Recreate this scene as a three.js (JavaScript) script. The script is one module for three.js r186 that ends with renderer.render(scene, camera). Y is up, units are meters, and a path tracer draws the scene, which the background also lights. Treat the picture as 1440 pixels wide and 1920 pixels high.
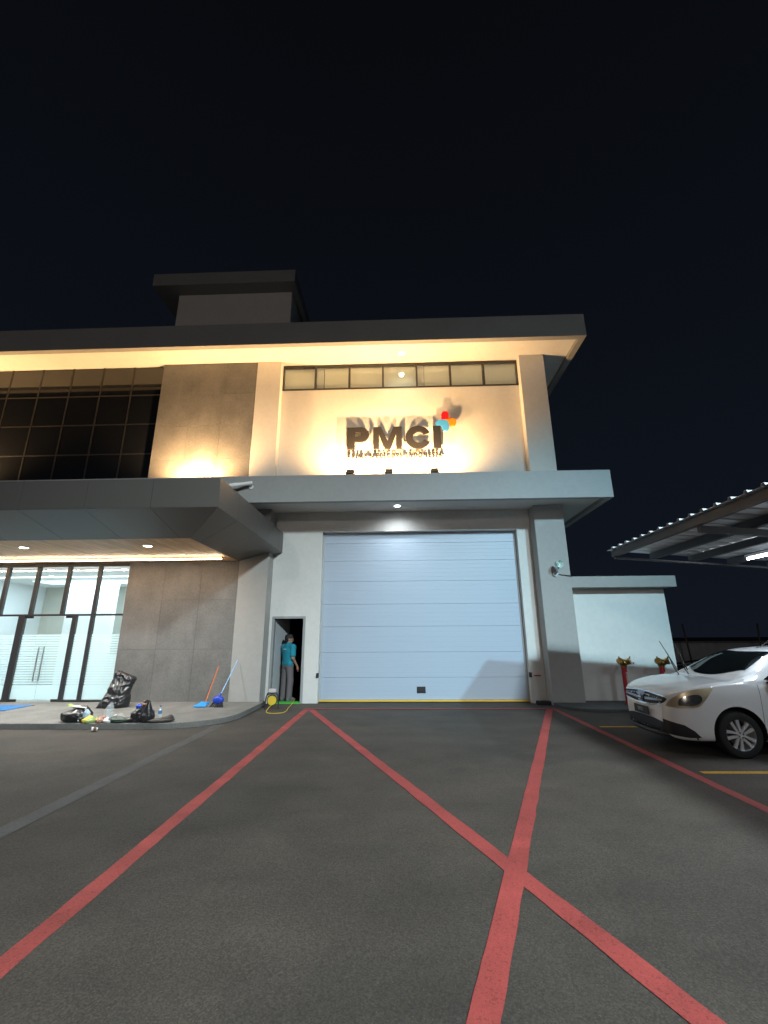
import * as THREE from 'three';
import { mergeGeometries, mergeVertices, toCreasedNormals } from 'three/addons/utils/BufferGeometryUtils.js';
import { RoundedBoxGeometry } from 'three/addons/geometries/RoundedBoxGeometry.js';
import { TextGeometry } from 'three/addons/geometries/TextGeometry.js';
import { FontLoader } from 'three/addons/loaders/FontLoader.js';
import { MarchingCubes } from 'three/addons/objects/MarchingCubes.js';
import { TessellateModifier } from 'three/addons/modifiers/TessellateModifier.js';
import { RectAreaLightUniformsLib } from 'three/addons/lights/RectAreaLightUniformsLib.js';
import { MeshBVH } from 'three-mesh-bvh';
import { Brush, Evaluator, SUBTRACTION } from 'three-bvh-csg';

// ---------------------------------------------------------------- camera, sky, exposure
const V3 = (x, y, z) => new THREE.Vector3(x, y, z);
const scene = new THREE.Scene();
const camera = new THREE.PerspectiveCamera(2 * Math.atan(960 / 822.738) * 180 / Math.PI, 768 / 1024, 0.05, 600);
{
  const yaw = -0.0335052, pitch = 0.2769292, roll = -0.0061432;
  const f = V3(Math.sin(yaw) * Math.cos(pitch), Math.sin(pitch), -Math.cos(yaw) * Math.cos(pitch));
  const r0 = V3(Math.cos(yaw), 0, Math.sin(yaw)), u0 = r0.clone().cross(f);
  const r = r0.clone().multiplyScalar(Math.cos(roll)).addScaledVector(u0, Math.sin(roll));
  const u = r0.clone().multiplyScalar(-Math.sin(roll)).addScaledVector(u0, Math.cos(roll));
  camera.position.set(0, 1.65, 0);
  camera.quaternion.setFromRotationMatrix(new THREE.Matrix4().makeBasis(r, u, f.clone().negate()));
}
scene.add(camera);
const renderer = new THREE.WebGLRenderer({ antialias: true });
renderer.setSize(768, 1024);
renderer.toneMapping = THREE.LinearToneMapping;
renderer.toneMappingExposure = 1.0;
renderer.shadowMap.enabled = true;
RectAreaLightUniformsLib.init();
{ // night sky: near-black navy, a little paler towards the town glow at the horizon all round
  const W = 64, H = 64, d = new Float32Array(W * H * 4);
  for (let j = 0; j < H; j++) {
    const el = Math.max(0, (j + 0.5) / H * 2 - 1), k = Math.pow(1 - el, 1.7);
    for (let i = 0; i < W; i++) d.set([0.0021 + 0.0034 * k, 0.0024 + 0.0055 * k, 0.0032 + 0.0105 * k, 1], (j * W + i) * 4);
  }
  const t = new THREE.DataTexture(d, W, H, THREE.RGBAFormat, THREE.FloatType);
  t.mapping = THREE.EquirectangularReflectionMapping; t.magFilter = THREE.LinearFilter; t.needsUpdate = true;
  scene.background = t; scene.environment = t;
}
const moonFill = new THREE.DirectionalLight(0xcfd8ff, 0.02);  // faint added fill from a moonlike direction, no moon in view
moonFill.position.set(20, 40, 25); moonFill.castShadow = true; scene.add(moonFill, moonFill.target);
Object.assign(moonFill.shadow.camera, { left: -25, right: 25, top: 25, bottom: -25, near: 1, far: 120 });

// unseen flood lamps on a mast behind the photographer, lighting facade and yard (their housings are built further down)
const COOL = new THREE.Color().setRGB(0.42, 0.8, 1.0), NEUTRAL = new THREE.Color().setRGB(0.81, 0.955, 1.0);
const WARM = new THREE.Color().setRGB(1.0, 0.59, 0.255);
const MAST = { a: V3(9.5, 10.4, 4.9), aAim: V3(4.2, 1.3, -12), b: V3(6.2, 10.9, 6.0), bAim: V3(-0.5, 0, -5) };
function spot(name, color, intensity, from, to, angle, penumbra, radius, parent = scene) {
  const l = new THREE.SpotLight(color, intensity, 0, angle, penumbra, 2);
  l.name = name; l.position.copy(from); l.target.position.copy(to); l.castShadow = true; l.shadow.radius = radius;
  l.shadow.mapSize.set(1024, 1024); parent.add(l, l.target); return l;
}
spot('unseen_facade_flood', COOL, 700, MAST.a, MAST.aAim, 0.36, 1, 9);
spot('unseen_yard_flood', NEUTRAL, 1260, MAST.b, MAST.bAim, 0.64, 1, 30);

// ---------------------------------------------------------------- helpers
function rng(seed) { let a = seed >>> 0; return () => { a = (a + 0x6D2B79F5) | 0; let t = Math.imul(a ^ (a >>> 15), 1 | a); t = (t + Math.imul(t ^ (t >>> 7), 61 | t)) ^ t; return ((t ^ (t >>> 14)) >>> 0) / 4294967296; }; }
function hash(x, y, s) { let h = Math.imul(x, 374761393) ^ Math.imul(y, 668265263) ^ Math.imul(s, 2147483647 ^ 0x5bd1e995); h = Math.imul(h ^ (h >>> 13), 1274126177); return ((h ^ (h >>> 16)) >>> 0) / 4294967296; }
function vn(x, y, s, px = 1 << 20, py = px) { // value noise, tileable with period px, py
  const xi = Math.floor(x), yi = Math.floor(y), fx = x - xi, fy = y - yi, u = fx * fx * (3 - 2 * fx), v = fy * fy * (3 - 2 * fy);
  const m = (a, p) => ((a % p) + p) % p, a = m(xi, px), b = m(xi + 1, px), c = m(yi, py), d = m(yi + 1, py);
  const p = hash(a, c, s), q = hash(b, c, s), r = hash(a, d, s), t = hash(b, d, s);
  return p + (q - p) * u + (r - p) * v + (p - q - r + t) * u * v;
}
function fbm(x, y, s, oct, p = 1 << 20, py = p) { let v = 0, a = 0.5, n = 0; for (let i = 0; i < oct; i++) { v += a * vn(x, y, s + i, p, py); n += a; a *= 0.5; x *= 2; y *= 2; p *= 2; py *= 2; } return v / n; }
function tex(size, metres, srgb, fn) {
  const d = new Uint8Array(size * size * 4);
  for (let j = 0; j < size; j++) for (let i = 0; i < size; i++) { const c = fn(i / size, j / size); d.set([c[0], c[1], c[2], 255].map((v) => Math.max(0, Math.min(255, v))), (j * size + i) * 4); }
  const t = new THREE.DataTexture(d, size, size); t.wrapS = t.wrapT = THREE.RepeatWrapping; t.magFilter = THREE.LinearFilter; t.minFilter = THREE.LinearFilter;
  t.repeat.set(1 / metres, 1 / metres); if (srgb) t.colorSpace = THREE.SRGBColorSpace; t.needsUpdate = true; return t;
}
const grey = (v) => [v, v, v];
function mUV(g) { // uv in metres from the dominant axis of each face
  g = g.index ? g.toNonIndexed() : g; if (!g.attributes.normal) g.computeVertexNormals();
  const p = g.attributes.position, uv = new Float32Array(p.count * 2), a = V3(), b = V3(), c = V3();
  for (let i = 0; i < p.count; i += 3) {
    a.fromBufferAttribute(p, i); b.fromBufferAttribute(p, i + 1); c.fromBufferAttribute(p, i + 2);
    const n = b.clone().sub(a).cross(c.clone().sub(a)), ax = Math.abs(n.x), ay = Math.abs(n.y), az = Math.abs(n.z);
    [a, b, c].forEach((q, k) => { const o = (i + k) * 2; if (ay >= ax && ay >= az) { uv[o] = q.x; uv[o + 1] = q.z; } else if (ax >= az) { uv[o] = q.z; uv[o + 1] = q.y; } else { uv[o] = q.x; uv[o + 1] = q.y; } });
  }
  g.setAttribute('uv', new THREE.BufferAttribute(uv, 2));
  for (const k of Object.keys(g.attributes)) if (!['position', 'normal', 'uv', 'color'].includes(k)) g.deleteAttribute(k);
  return g;
}
const bx = (x0, x1, y0, y1, z0, z1) => new THREE.BoxGeometry(x1 - x0, y1 - y0, Math.abs(z1 - z0)).translate((x0 + x1) / 2, (y0 + y1) / 2, (z0 + z1) / 2);
const rbx = (x0, x1, y0, y1, z0, z1, r = 0.012, s = 2) => new RoundedBoxGeometry(x1 - x0, y1 - y0, Math.abs(z1 - z0), s, r).translate((x0 + x1) / 2, (y0 + y1) / 2, (z0 + z1) / 2);
const names = {};
function numbered(n) { const k = names[n] = (names[n] ?? -1) + 1; return k ? n + '_' + String(k).padStart(3, '0') : n; }
function part(name, geos, m, parent, label) {
  geos = [].concat(geos).map(mUV);
  const o = new THREE.Mesh(geos.length > 1 ? mergeGeometries(geos) : geos[0], m); o.name = name; o.castShadow = o.receiveShadow = true;
  if (label) o.userData.label = label; parent.add(o); return o;
}
function raw(name, geo, m, parent, label) { const o = new THREE.Mesh(geo, m); o.name = name; o.castShadow = o.receiveShadow = true; if (label) o.userData.label = label; parent.add(o); return o; }
function group(name, parent) { const g = new THREE.Group(); g.name = name; parent.add(g); return g; }
function thing(name, label, category, pos = [0, 0, 0], turn = 0, grp) {
  const o = new THREE.Group(); o.name = numbered(name); o.position.set(...pos); o.rotation.y = turn; o.userData = { label, category }; if (grp) o.userData.group = grp; scene.add(o); return o;
}
function struct(name, geos, m) { const o = part(name, geos, m, scene); o.userData.kind = 'structure'; return o; }
function cyl(r0, r1, a, b, seg = 16) { // tapered rod from a to b
  const A = V3(...a), B = V3(...b), d = B.clone().sub(A), g = new THREE.CylinderGeometry(r1, r0, d.length(), seg);
  return g.applyQuaternion(new THREE.Quaternion().setFromUnitVectors(V3(0, 1, 0), d.clone().normalize())).translate((A.x + B.x) / 2, (A.y + B.y) / 2, (A.z + B.z) / 2);
}
function tube(pts, r, seg = 40, rad = 8) { return new THREE.TubeGeometry(new THREE.CatmullRomCurve3(pts.map((p) => V3(...p))), seg, r, rad); }
function quad(ps, t, gap = 0.004) { // a panel with thickness t behind the polygon ps (3 or 4 corners), shrunk by gap on every edge
  const P = ps.map((p) => V3(...p)), n = P[1].clone().sub(P[0]).cross(P[2].clone().sub(P[0])).normalize(), N = P.length;
  const Q = P.map((p, i) => { const a = P[(i + N - 1) % N].clone().sub(p).normalize(), b = P[(i + 1) % N].clone().sub(p).normalize(), s = a.clone().cross(b).length(); return p.clone().addScaledVector(a, gap / s).addScaledVector(b, gap / s); });
  const back = Q.map((p) => p.clone().addScaledVector(n, -t)), v = [], tri = (a, b, c) => v.push(...a.toArray(), ...b.toArray(), ...c.toArray());
  for (let i = 1; i < N - 1; i++) { tri(Q[0], Q[i], Q[i + 1]); tri(back[0], back[i + 1], back[i]); }
  for (let i = 0; i < N; i++) { const j = (i + 1) % N; tri(Q[i], back[i], back[j]); tri(Q[i], back[j], Q[j]); }
  const g = new THREE.BufferGeometry(); g.setAttribute('position', new THREE.Float32BufferAttribute(v, 3)); g.computeVertexNormals(); return g;
}
const std = (o) => new THREE.MeshStandardMaterial(o), phy = (o) => new THREE.MeshPhysicalMaterial(o);
const lin = (r, g, b) => new THREE.Color().setRGB(r, g, b);

// ---------------------------------------------------------------- materials
const tPlaster = tex(512, 3, true, (u, v) => { const a = fbm(u * 6, v * 6, 3, 5, 6), b = fbm(u * 40, v * 40, 9, 3, 40), k = 236 + (a - 0.5) * 9 + (b - 0.5) * 9; return [k, k, k - 1]; });
const tPlasterB = tex(512, 1.5, false, (u, v) => grey(128 + (fbm(u * 60, v * 60, 21, 4, 60) - 0.5) * 150 + (fbm(u * 5, v * 5, 22, 3, 5) - 0.5) * 90));
const tStone = tex(512, 2.4, true, (u, v) => { const a = fbm(u * 5, v * 5, 31, 6, 5), b = fbm(u * 90, v * 90, 35, 2, 90), c = fbm(u * 14, v * 3, 37, 4, 14, 3), k = 205 + (a - 0.5) * 46 + (b - 0.5) * 30 + (c - 0.5) * 18; return [k, k - 1, k - 3]; });
const tConc = tex(512, 2, true, (u, v) => { const a = fbm(u * 5, v * 5, 41, 6, 5), b = fbm(u * 120, v * 120, 45, 2, 120), k = 212 + (a - 0.5) * 60 + (b - 0.5) * 40; return [k, k - 1, k - 4]; });
const tAsph = tex(1024, 2.6, true, (u, v) => {
  const sp = hash(Math.floor(u * 512), Math.floor(v * 512), 51), sp2 = fbm(u * 330, v * 330, 52, 2, 330), a = fbm(u * 7, v * 7, 53, 5, 7);
  let k = 178 + (sp2 - 0.5) * 84 + (a - 0.5) * 34; if (sp > 0.975) k += 40; else if (sp < 0.05) k -= 30; return [k, k * 0.985, k * 0.95];
});
const tAsphB = tex(1024, 2.6, false, (u, v) => grey(110 + (fbm(u * 330, v * 330, 52, 2, 330) - 0.5) * 260));
const tWood = tex(512, 1.2, true, (u, v) => { const g = fbm(u * 40, v * 3, 61, 5, 40, 3), h = fbm(u * 160, v * 6, 66, 2, 160, 6), k = (g - 0.5) * 90 + (h - 0.5) * 40; return [226 + k * 0.8, 182 + k * 0.8, 136 + k * 0.65]; });
const tPaint = tex(512, 1.6, true, (u, v) => { const a = fbm(u * 6, v * 6, 71, 5, 6), b = fbm(u * 150, v * 150, 75, 2, 150), w = b > 0.66 ? -46 : 0, k = 214 + (a - 0.5) * 60 + (b - 0.5) * 50 + w; return grey(k); });
const tNoiseB = tex(256, 0.6, false, (u, v) => grey(128 + (fbm(u * 12, v * 12, 81, 5, 12) - 0.5) * 200));
const M = {
  white: std({ color: lin(0.78, 0.77, 0.74), map: tPlaster, roughness: 0.75, bumpMap: tPlasterB, bumpScale: 0.0016 }),
  cream: std({ color: lin(0.74, 0.72, 0.68), map: tPlaster, roughness: 0.8, bumpMap: tPlasterB, bumpScale: 0.0018 }),
  column: std({ color: lin(0.43, 0.418, 0.4), map: tPlaster, roughness: 0.8, bumpMap: tPlasterB, bumpScale: 0.002 }),
  slabFascia: std({ color: lin(0.4, 0.4, 0.395), map: tPlaster, roughness: 0.7, bumpMap: tPlasterB, bumpScale: 0.0015 }),
  fascia: std({ color: lin(0.3, 0.298, 0.29), map: tPlaster, roughness: 0.7, bumpMap: tPlasterB, bumpScale: 0.0015 }),
  stone: [0, 1, 2].map((i) => std({ color: lin(0.225 + i * 0.012, 0.222 + i * 0.011, 0.217 + i * 0.01), map: tStone, roughness: 0.62, bumpMap: tPlasterB, bumpScale: 0.001 })),
  joint: std({ color: lin(0.07, 0.07, 0.07), roughness: 0.95 }),
  acp: phy({ color: lin(0.085, 0.08, 0.074), roughness: 0.42, clearcoat: 0.15, clearcoatRoughness: 0.4 }),
  frame: phy({ color: lin(0.028, 0.028, 0.03), roughness: 0.45 }),
  cwFrame: std({ color: lin(0.016, 0.016, 0.018), roughness: 0.5 }),
  greyFrame: std({ color: lin(0.3, 0.31, 0.31), roughness: 0.5 }),
  leaf: std({ color: lin(0.4, 0.42, 0.43), roughness: 0.5 }),
  glass: phy({ color: lin(0.94, 0.98, 0.97), roughness: 0.02, transmission: 1, thickness: 0, ior: 1.5 }),
  darkGlass: phy({ color: lin(0.008, 0.009, 0.011), roughness: 0.06, ior: 1.62 }),
  blind: std({ color: lin(0.86, 0.82, 0.74), roughness: 0.95 }),
  film: phy({ color: lin(0.92, 0.97, 0.98), roughness: 0.95, transmission: 0.65, thickness: 0 }),
  doorPanel: phy({ color: lin(0.41, 0.475, 0.56), roughness: 0.42, bumpMap: tNoiseB, bumpScale: 0.0004 }),
  yellowStrip: std({ color: lin(0.75, 0.47, 0.07), roughness: 0.7 }),
  black: std({ color: lin(0.02, 0.02, 0.02), roughness: 0.55 }),
  rubber: std({ color: lin(0.018, 0.018, 0.018), roughness: 0.85 }),
  steel: phy({ color: lin(0.6, 0.6, 0.6), roughness: 0.28, metalness: 1 }),
  letter: phy({ color: lin(0.011, 0.0095, 0.009), roughness: 0.6 }),
  conc: std({ color: lin(0.25, 0.25, 0.242), map: tConc, roughness: 0.85, bumpMap: tPlasterB, bumpScale: 0.002 }),
  darkConc: std({ color: lin(0.1, 0.105, 0.108), map: tConc, roughness: 0.6, bumpMap: tPlasterB, bumpScale: 0.002 }),
  wood: [0, 1, 2].map((i) => std({ color: lin(0.9 - i * 0.1, 0.86 - i * 0.1, 0.82 - i * 0.1), map: tWood, roughness: 0.55 })),
  room: std({ color: lin(0.8, 0.81, 0.8), roughness: 0.8 }),
  roomBeige: std({ color: lin(0.6, 0.58, 0.5), roughness: 0.8 }),
  roomFloor: phy({ color: lin(0.5, 0.52, 0.52), roughness: 0.2 }),
  roomDark: std({ color: lin(0.16, 0.17, 0.17), roughness: 0.7 }),
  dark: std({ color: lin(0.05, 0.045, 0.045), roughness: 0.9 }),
  green: std({ color: lin(0.06, 0.4, 0.05), roughness: 0.8 }),
  red: std({ color: lin(0.52, 0.085, 0.075), map: tPaint, roughness: 0.8, bumpMap: tAsphB, bumpScale: 0.001 }),
  yellow: std({ color: lin(0.75, 0.42, 0.03), map: tPaint, roughness: 0.8, bumpMap: tAsphB, bumpScale: 0.001 }),
  greyLine: std({ color: lin(0.105, 0.102, 0.1), map: tPaint, roughness: 0.85, bumpMap: tAsphB, bumpScale: 0.003 }),
  asphalt: std({ color: lin(0.118, 0.103, 0.092), map: tAsph, vertexColors: true, roughness: 0.9, bumpMap: tAsphB, bumpScale: 0.0014 }),
};
const glow = (r, g, b, k) => std({ color: 0x111111, emissive: lin(r, g, b), emissiveIntensity: k, roughness: 0.5 });
// ---------------------------------------------------------------- ground and paint
{
  const axis = (lo, hi, far, step) => { const a = []; for (let v = lo; v <= hi + 1e-6; v += step) a.push(v); for (let d = step * 2, v = hi + d; v < far; d *= 1.5, v += d) a.push(v); a.push(far); for (let d = step * 2, v = lo - d; v > -far; d *= 1.5, v -= d) a.unshift(v); a.unshift(-far); return a; };
  const xs = axis(-13, 9, 300, 0.16), zs = axis(-12, 1, 300, 0.16), nx = xs.length, nz = zs.length;
  const P = [], C = [], U = [], N = [], I = [];
  for (const z of zs) for (const x of xs) {
    P.push(x, 0, z); N.push(0, 1, 0); U.push(x, z);
    // dusty wipes and compaction patches: wavy streaks across the lot, with darker seams from the paving passes
    const wx = x + 1.4 * (fbm(x * 0.35, z * 0.5, 101, 3) - 0.5), wz = z + 1.2 * (fbm(x * 0.3 + 9, z * 0.4, 102, 3) - 0.5);
    const st = fbm(wx * 0.9, wz * 3.2, 103, 4), pa = fbm(wx * 0.45, wz * 0.55, 104, 3), fi = fbm(x * 3.1, z * 4.3, 105, 3);
    const k = 1 + (st - 0.5) * 0.55 + (pa - 0.5) * 0.65 + (fi - 0.5) * 0.3, warm = (pa - 0.5) * 0.09;
    C.push(k * (1 + warm), k, k * (1 - warm));
  }
  for (let j = 0; j < nz - 1; j++) for (let i = 0; i < nx - 1; i++) { const a = j * nx + i, b = a + 1, c = a + nx, d = c + 1; I.push(a, c, b, b, c, d); }
  const g = new THREE.BufferGeometry();
  g.setAttribute('position', new THREE.Float32BufferAttribute(P, 3)); g.setAttribute('normal', new THREE.Float32BufferAttribute(N, 3));
  g.setAttribute('uv', new THREE.Float32BufferAttribute(U, 2)); g.setAttribute('color', new THREE.Float32BufferAttribute(C, 3)); g.setIndex(I);
  const o = raw('asphalt_ground', g, M.asphalt, scene); o.userData.kind = 'structure';
}
function stripe(x0, z0, x1, z1, w, y, seed) { // a painted line with slightly uneven edges
  const n = Math.max(2, Math.round(Math.hypot(x1 - x0, z1 - z0) / 0.12)), dx = x1 - x0, dz = z1 - z0, L = Math.hypot(dx, dz), px = -dz / L, pz = dx / L, v = [], uv = [], idx = [];
  for (let i = 0; i <= n; i++) {
    const t = i / n, x = x0 + dx * t, z = z0 + dz * t, a = w / 2 + (fbm(t * L * 4, 1, seed, 3) - 0.5) * 0.018, b = w / 2 + (fbm(t * L * 4, 7, seed, 3) - 0.5) * 0.018;
    v.push(x + px * a, y, z + pz * a, x - px * b, y, z - pz * b); uv.push(x + px * a, z + pz * a, x - px * b, z - pz * b);
    if (i) { const k = i * 2; idx.push(k - 2, k, k - 1, k - 1, k, k + 1); }
  }
  const g = new THREE.BufferGeometry(); g.setAttribute('position', new THREE.Float32BufferAttribute(v, 3)); g.setAttribute('uv', new THREE.Float32BufferAttribute(uv, 2)); g.setIndex(idx); g.computeVertexNormals();
  if (g.attributes.normal.getY(0) < 0) { const a = g.index.array; for (let i = 0; i < a.length; i += 3) [a[i], a[i + 1]] = [a[i + 1], a[i]]; g.computeVertexNormals(); }
  return g;
}
function marking(g, m) { const o = raw(numbered('road_marking'), g, m, scene); o.userData.kind = 'structure'; }
marking(stripe(-2.24, -11.2, -2.02, 3, 0.145, 0.003, 201), M.red);
marking(stripe(-2.14, -11.2, 3.5, 2.9, 0.145, 0.005, 202), M.red);
marking(stripe(3.45, -11.2, -1.62, 3.0, 0.145, 0.007, 203), M.red);
marking(stripe(3.565, -11.2, 3.55, 3, 0.12, 0.003, 204), M.red);
marking(stripe(-2.3, -11.28, 3.62, -11.28, 0.1, 0.009, 205), M.red);
marking(stripe(-3.56, -9.3, -3.55, 3, 0.2, 0.004, 206), M.greyLine);
for (const [i, z] of [-9.15, -6.27, -3.39].entries()) marking(stripe(3.72, z, 8.8, z, 0.1, 0.004, 210 + i), M.yellow);

{ // raised entrance pavement with a rounded corner
  const s = new THREE.Shape(), r = 1.25, x1 = -3.45, z0 = 8.9;
  s.moveTo(-30, z0); s.lineTo(x1 - r, z0); s.absarc(x1 - r, z0 + r, r, -Math.PI / 2, 0, false); s.lineTo(x1, 11.9); s.lineTo(-30, 11.9); s.closePath();
  const g = new THREE.ExtrudeGeometry(s, { depth: 0.09, bevelEnabled: true, bevelSize: 0.012, bevelThickness: 0.012, bevelSegments: 2, curveSegments: 24 }).rotateX(-Math.PI / 2);
  struct('pavement', g, M.conc);
  const q = new THREE.Shape(), R = 0.5; q.moveTo(3.74, 11.9); q.lineTo(3.74, 11.55); q.quadraticCurveTo(3.8, 10.78, 4.6, 10.76); q.lineTo(9.5, 10.76); q.lineTo(9.5, 12.2); q.lineTo(3.74, 12.2); q.closePath();
  struct('annex_pavement', new THREE.ExtrudeGeometry(q, { depth: 0.06, bevelEnabled: true, bevelSize: 0.012, bevelThickness: 0.012, bevelSegments: 2 }).rotateX(-Math.PI / 2), M.darkConc);
}

// ---------------------------------------------------------------- main building
const B = thing('main_building', 'two-storey white building with grey stone panels, wide sectional door and flat overhanging roof', 'building');
// columns
part('column', rbx(-4.35, -3.55, 0.0, 5.128, -12.25, -11.75), M.column, B);
part('column', rbx(3.72, 4.52, 0.0, 5.128, -12.25, -11.75), M.column, B);
part('column', rbx(-4.3, -3.55, 5.6, 9.918, -12.3, -11.75), M.cream, B);
part('column', rbx(3.75, 4.5, 5.6, 9.918, -12.3, -11.75), M.cream, B);
// ground floor wall round the openings
part('wall', [bx(-3.548, -3.47, 0, 5.128, -12.38, -12.2), bx(-3.47, -2.56, 2.2, 5.128, -12.38, -12.2), bx(-2.56, -2.17, 0, 5.128, -12.38, -12.2),
  bx(-2.17, 3.34, 4.55, 5.128, -12.38, -12.2), bx(3.34, 3.718, 0, 5.128, -12.38, -12.2)], M.white, B);
part('wall', bx(4.26, 4.48, 0, 9.9, -24, -12.26), M.column, B);
part('wall', bx(-20, 4.26, 0, 9.9, -24.2, -24), M.column, B);
part('wall', bx(-20.2, -20, 0, 9.9, -24, -11.9), M.column, B);
// intermediate slab: fascia lip, soffit, deck
{
  const s = group('canopy_slab', B);
  part('fascia', [rbx(-20, 5.48, 5.03, 5.77, -10.95, -10.8, 0.01), bx(5.33, 5.478, 5.032, 5.768, -16, -10.951)], M.slabFascia, s);
  part('soffit', [bx(-20, 5.33, 5.13, 5.22, -12.38, -10.95), bx(4.48, 5.33, 5.13, 5.22, -16, -12.38)], M.cream, s);
  part('deck', [bx(-20, 5.33, 5.55, 5.62, -12.1, -10.95)], M.column, s);
}
// roof
{
  const s = group('roof', B);
  part('fascia', [rbx(-20, 5.4, 9.8, 10.53, -10.92, -10.75, 0.01), bx(5.23, 5.398, 9.802, 10.528, -25, -10.921)], M.fascia, s);
  part('soffit', [bx(-20, 5.23, 9.92, 10.0, -25, -10.92)], M.cream, s);
  part('deck', bx(-20, 5.23, 10.3, 10.4, -25, -10.92), M.column, s);
  part('roof_box', bx(2.75, 3.42, 10.4, 11.5, -12.6, -12.0), M.column, s);
  part('roof_box', bx(-12.0, -11.2, 10.4, 11.35, -12.6, -12.0), M.column, s);
  const t = group('stair_tower', B);
  part('tower_wall', [bx(-9.2, -4.35, 10.4, 15.72, -19, -15.2)], M.cream, t);
  part('tower_slab', rbx(-10.05, -4.1, 15.72, 16.3, -19.6, -14.6), M.fascia, t);
}
// recessed upper wall with its strip window
part('wall', bx(-3.55, 3.75, 5.62, 9.03, -12.2, -12.0), M.cream, B);
part('wall', bx(-3.55, 3.75, 9.03, 9.918, -12.62, -12.5), M.dark, B);
{
  const x0 = -3.55, x1 = 3.75, y0 = 9.03, y1 = 9.9, xs = [x0, -2.52, -1.46, -0.41, 0.64, 1.68, 2.71, x1];
  const w = group('strip_window', B);
  for (const y of [y0 + 0.025, y1 - 0.025]) part('frame', bx(x0 + 0.002, x1 - 0.002, y - 0.025, y + 0.025, -12.06, -11.985), M.frame, w);
  xs.forEach((x, i) => part('mullion', bx(Math.max(x0 + 0.003, x - 0.028), Math.min(x1 - 0.003, x + 0.028), y0 + 0.05, y1 - 0.05, -12.058, -11.983), M.frame, w));
  for (let i = 0; i < 7; i++) {
    part('pane', bx(xs[i] + 0.03, xs[i + 1] - 0.03, y0 + 0.052, y1 - 0.052, -12.032, -12.026), M.glass, w);
    const gap = i === 1 ? 0.26 : i === 4 ? 0.24 : 0.02;
    part('blind', bx(xs[i] + gap, xs[i + 1] - 0.02, y0 + 0.03, y1 - 0.02, -12.16, -12.155), M.blind, w);
    if (gap > 0.1) part('blind', bx(xs[i] + 0.02, xs[i] + gap - 0.015, y0 + 0.03, y1 - 0.02, -12.12, -12.115), M.white, w);
  }
}
// stone clad bays
function cladding(x0, x1, y0, y1, cols, rows, z) {
  const g = group('stone_cladding', B), w = (x1 - x0) / cols, h = (y1 - y0) / rows;
  part('backing', bx(x0, x1, y0, y1, z - 0.25, z - 0.022), M.joint, g);
  for (let i = 0; i < cols; i++) for (let j = 0; j < rows; j++) {
    const r = hash(i, j, 77 + cols), d = (r - 0.5) * 0.002;
    part('stone_tile', rbx(x0 + i * w + 0.002, x0 + (i + 1) * w - 0.002, y0 + j * h + 0.002, y0 + (j + 1) * h - 0.002, z - 0.02, z + d, 0.002, 1).translate(0, 0, 0), M.stone[Math.floor(r * 3) % 3], g);
  }
}
cladding(-7.27, -4.302, 5.62, 9.917, 3, 4, -11.76);
cladding(-7.39, -4.352, 0.1, 3.9, 3, 3, -11.76);
part('wall', bx(-20, -4.352, 3.9, 5.128, -12.2, -11.95), M.column, B);
// dark curtain wall upstairs
{
  const w = group('curtain_wall', B), ys = [5.62, 6.95, 7.93, 8.92, 9.917];
  const xs = [-7.272]; for (let x = -8.27; x > -20; x -= 0.992) xs.push(x); xs.push(-20);
  part('backing', bx(-20, -7.272, 5.62, 9.917, -12.3, -12.2), M.dark, w);
  for (let i = 1; i < xs.length - 1; i++) part('mullion', bx(xs[i] - 0.022, xs[i] + 0.022, 5.62, 9.915, -11.95, -11.862), M.cwFrame, w);
  for (let j = 1; j < 4; j++) for (let i = 0; i < xs.length - 1; i++) part('transom', bx(xs[i + 1] + 0.026, xs[i] - 0.026, ys[j] - 0.02, ys[j] + 0.02, -11.95, -11.864), M.cwFrame, w);
  for (let j = 0; j < 4; j++) for (let i = 0; i < xs.length - 1; i++) part('pane', bx(xs[i + 1] + 0.026, xs[i] - 0.026, ys[j] + 0.021, ys[j + 1] - 0.021, -11.9, -11.87), M.darkGlass, w);
}
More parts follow.
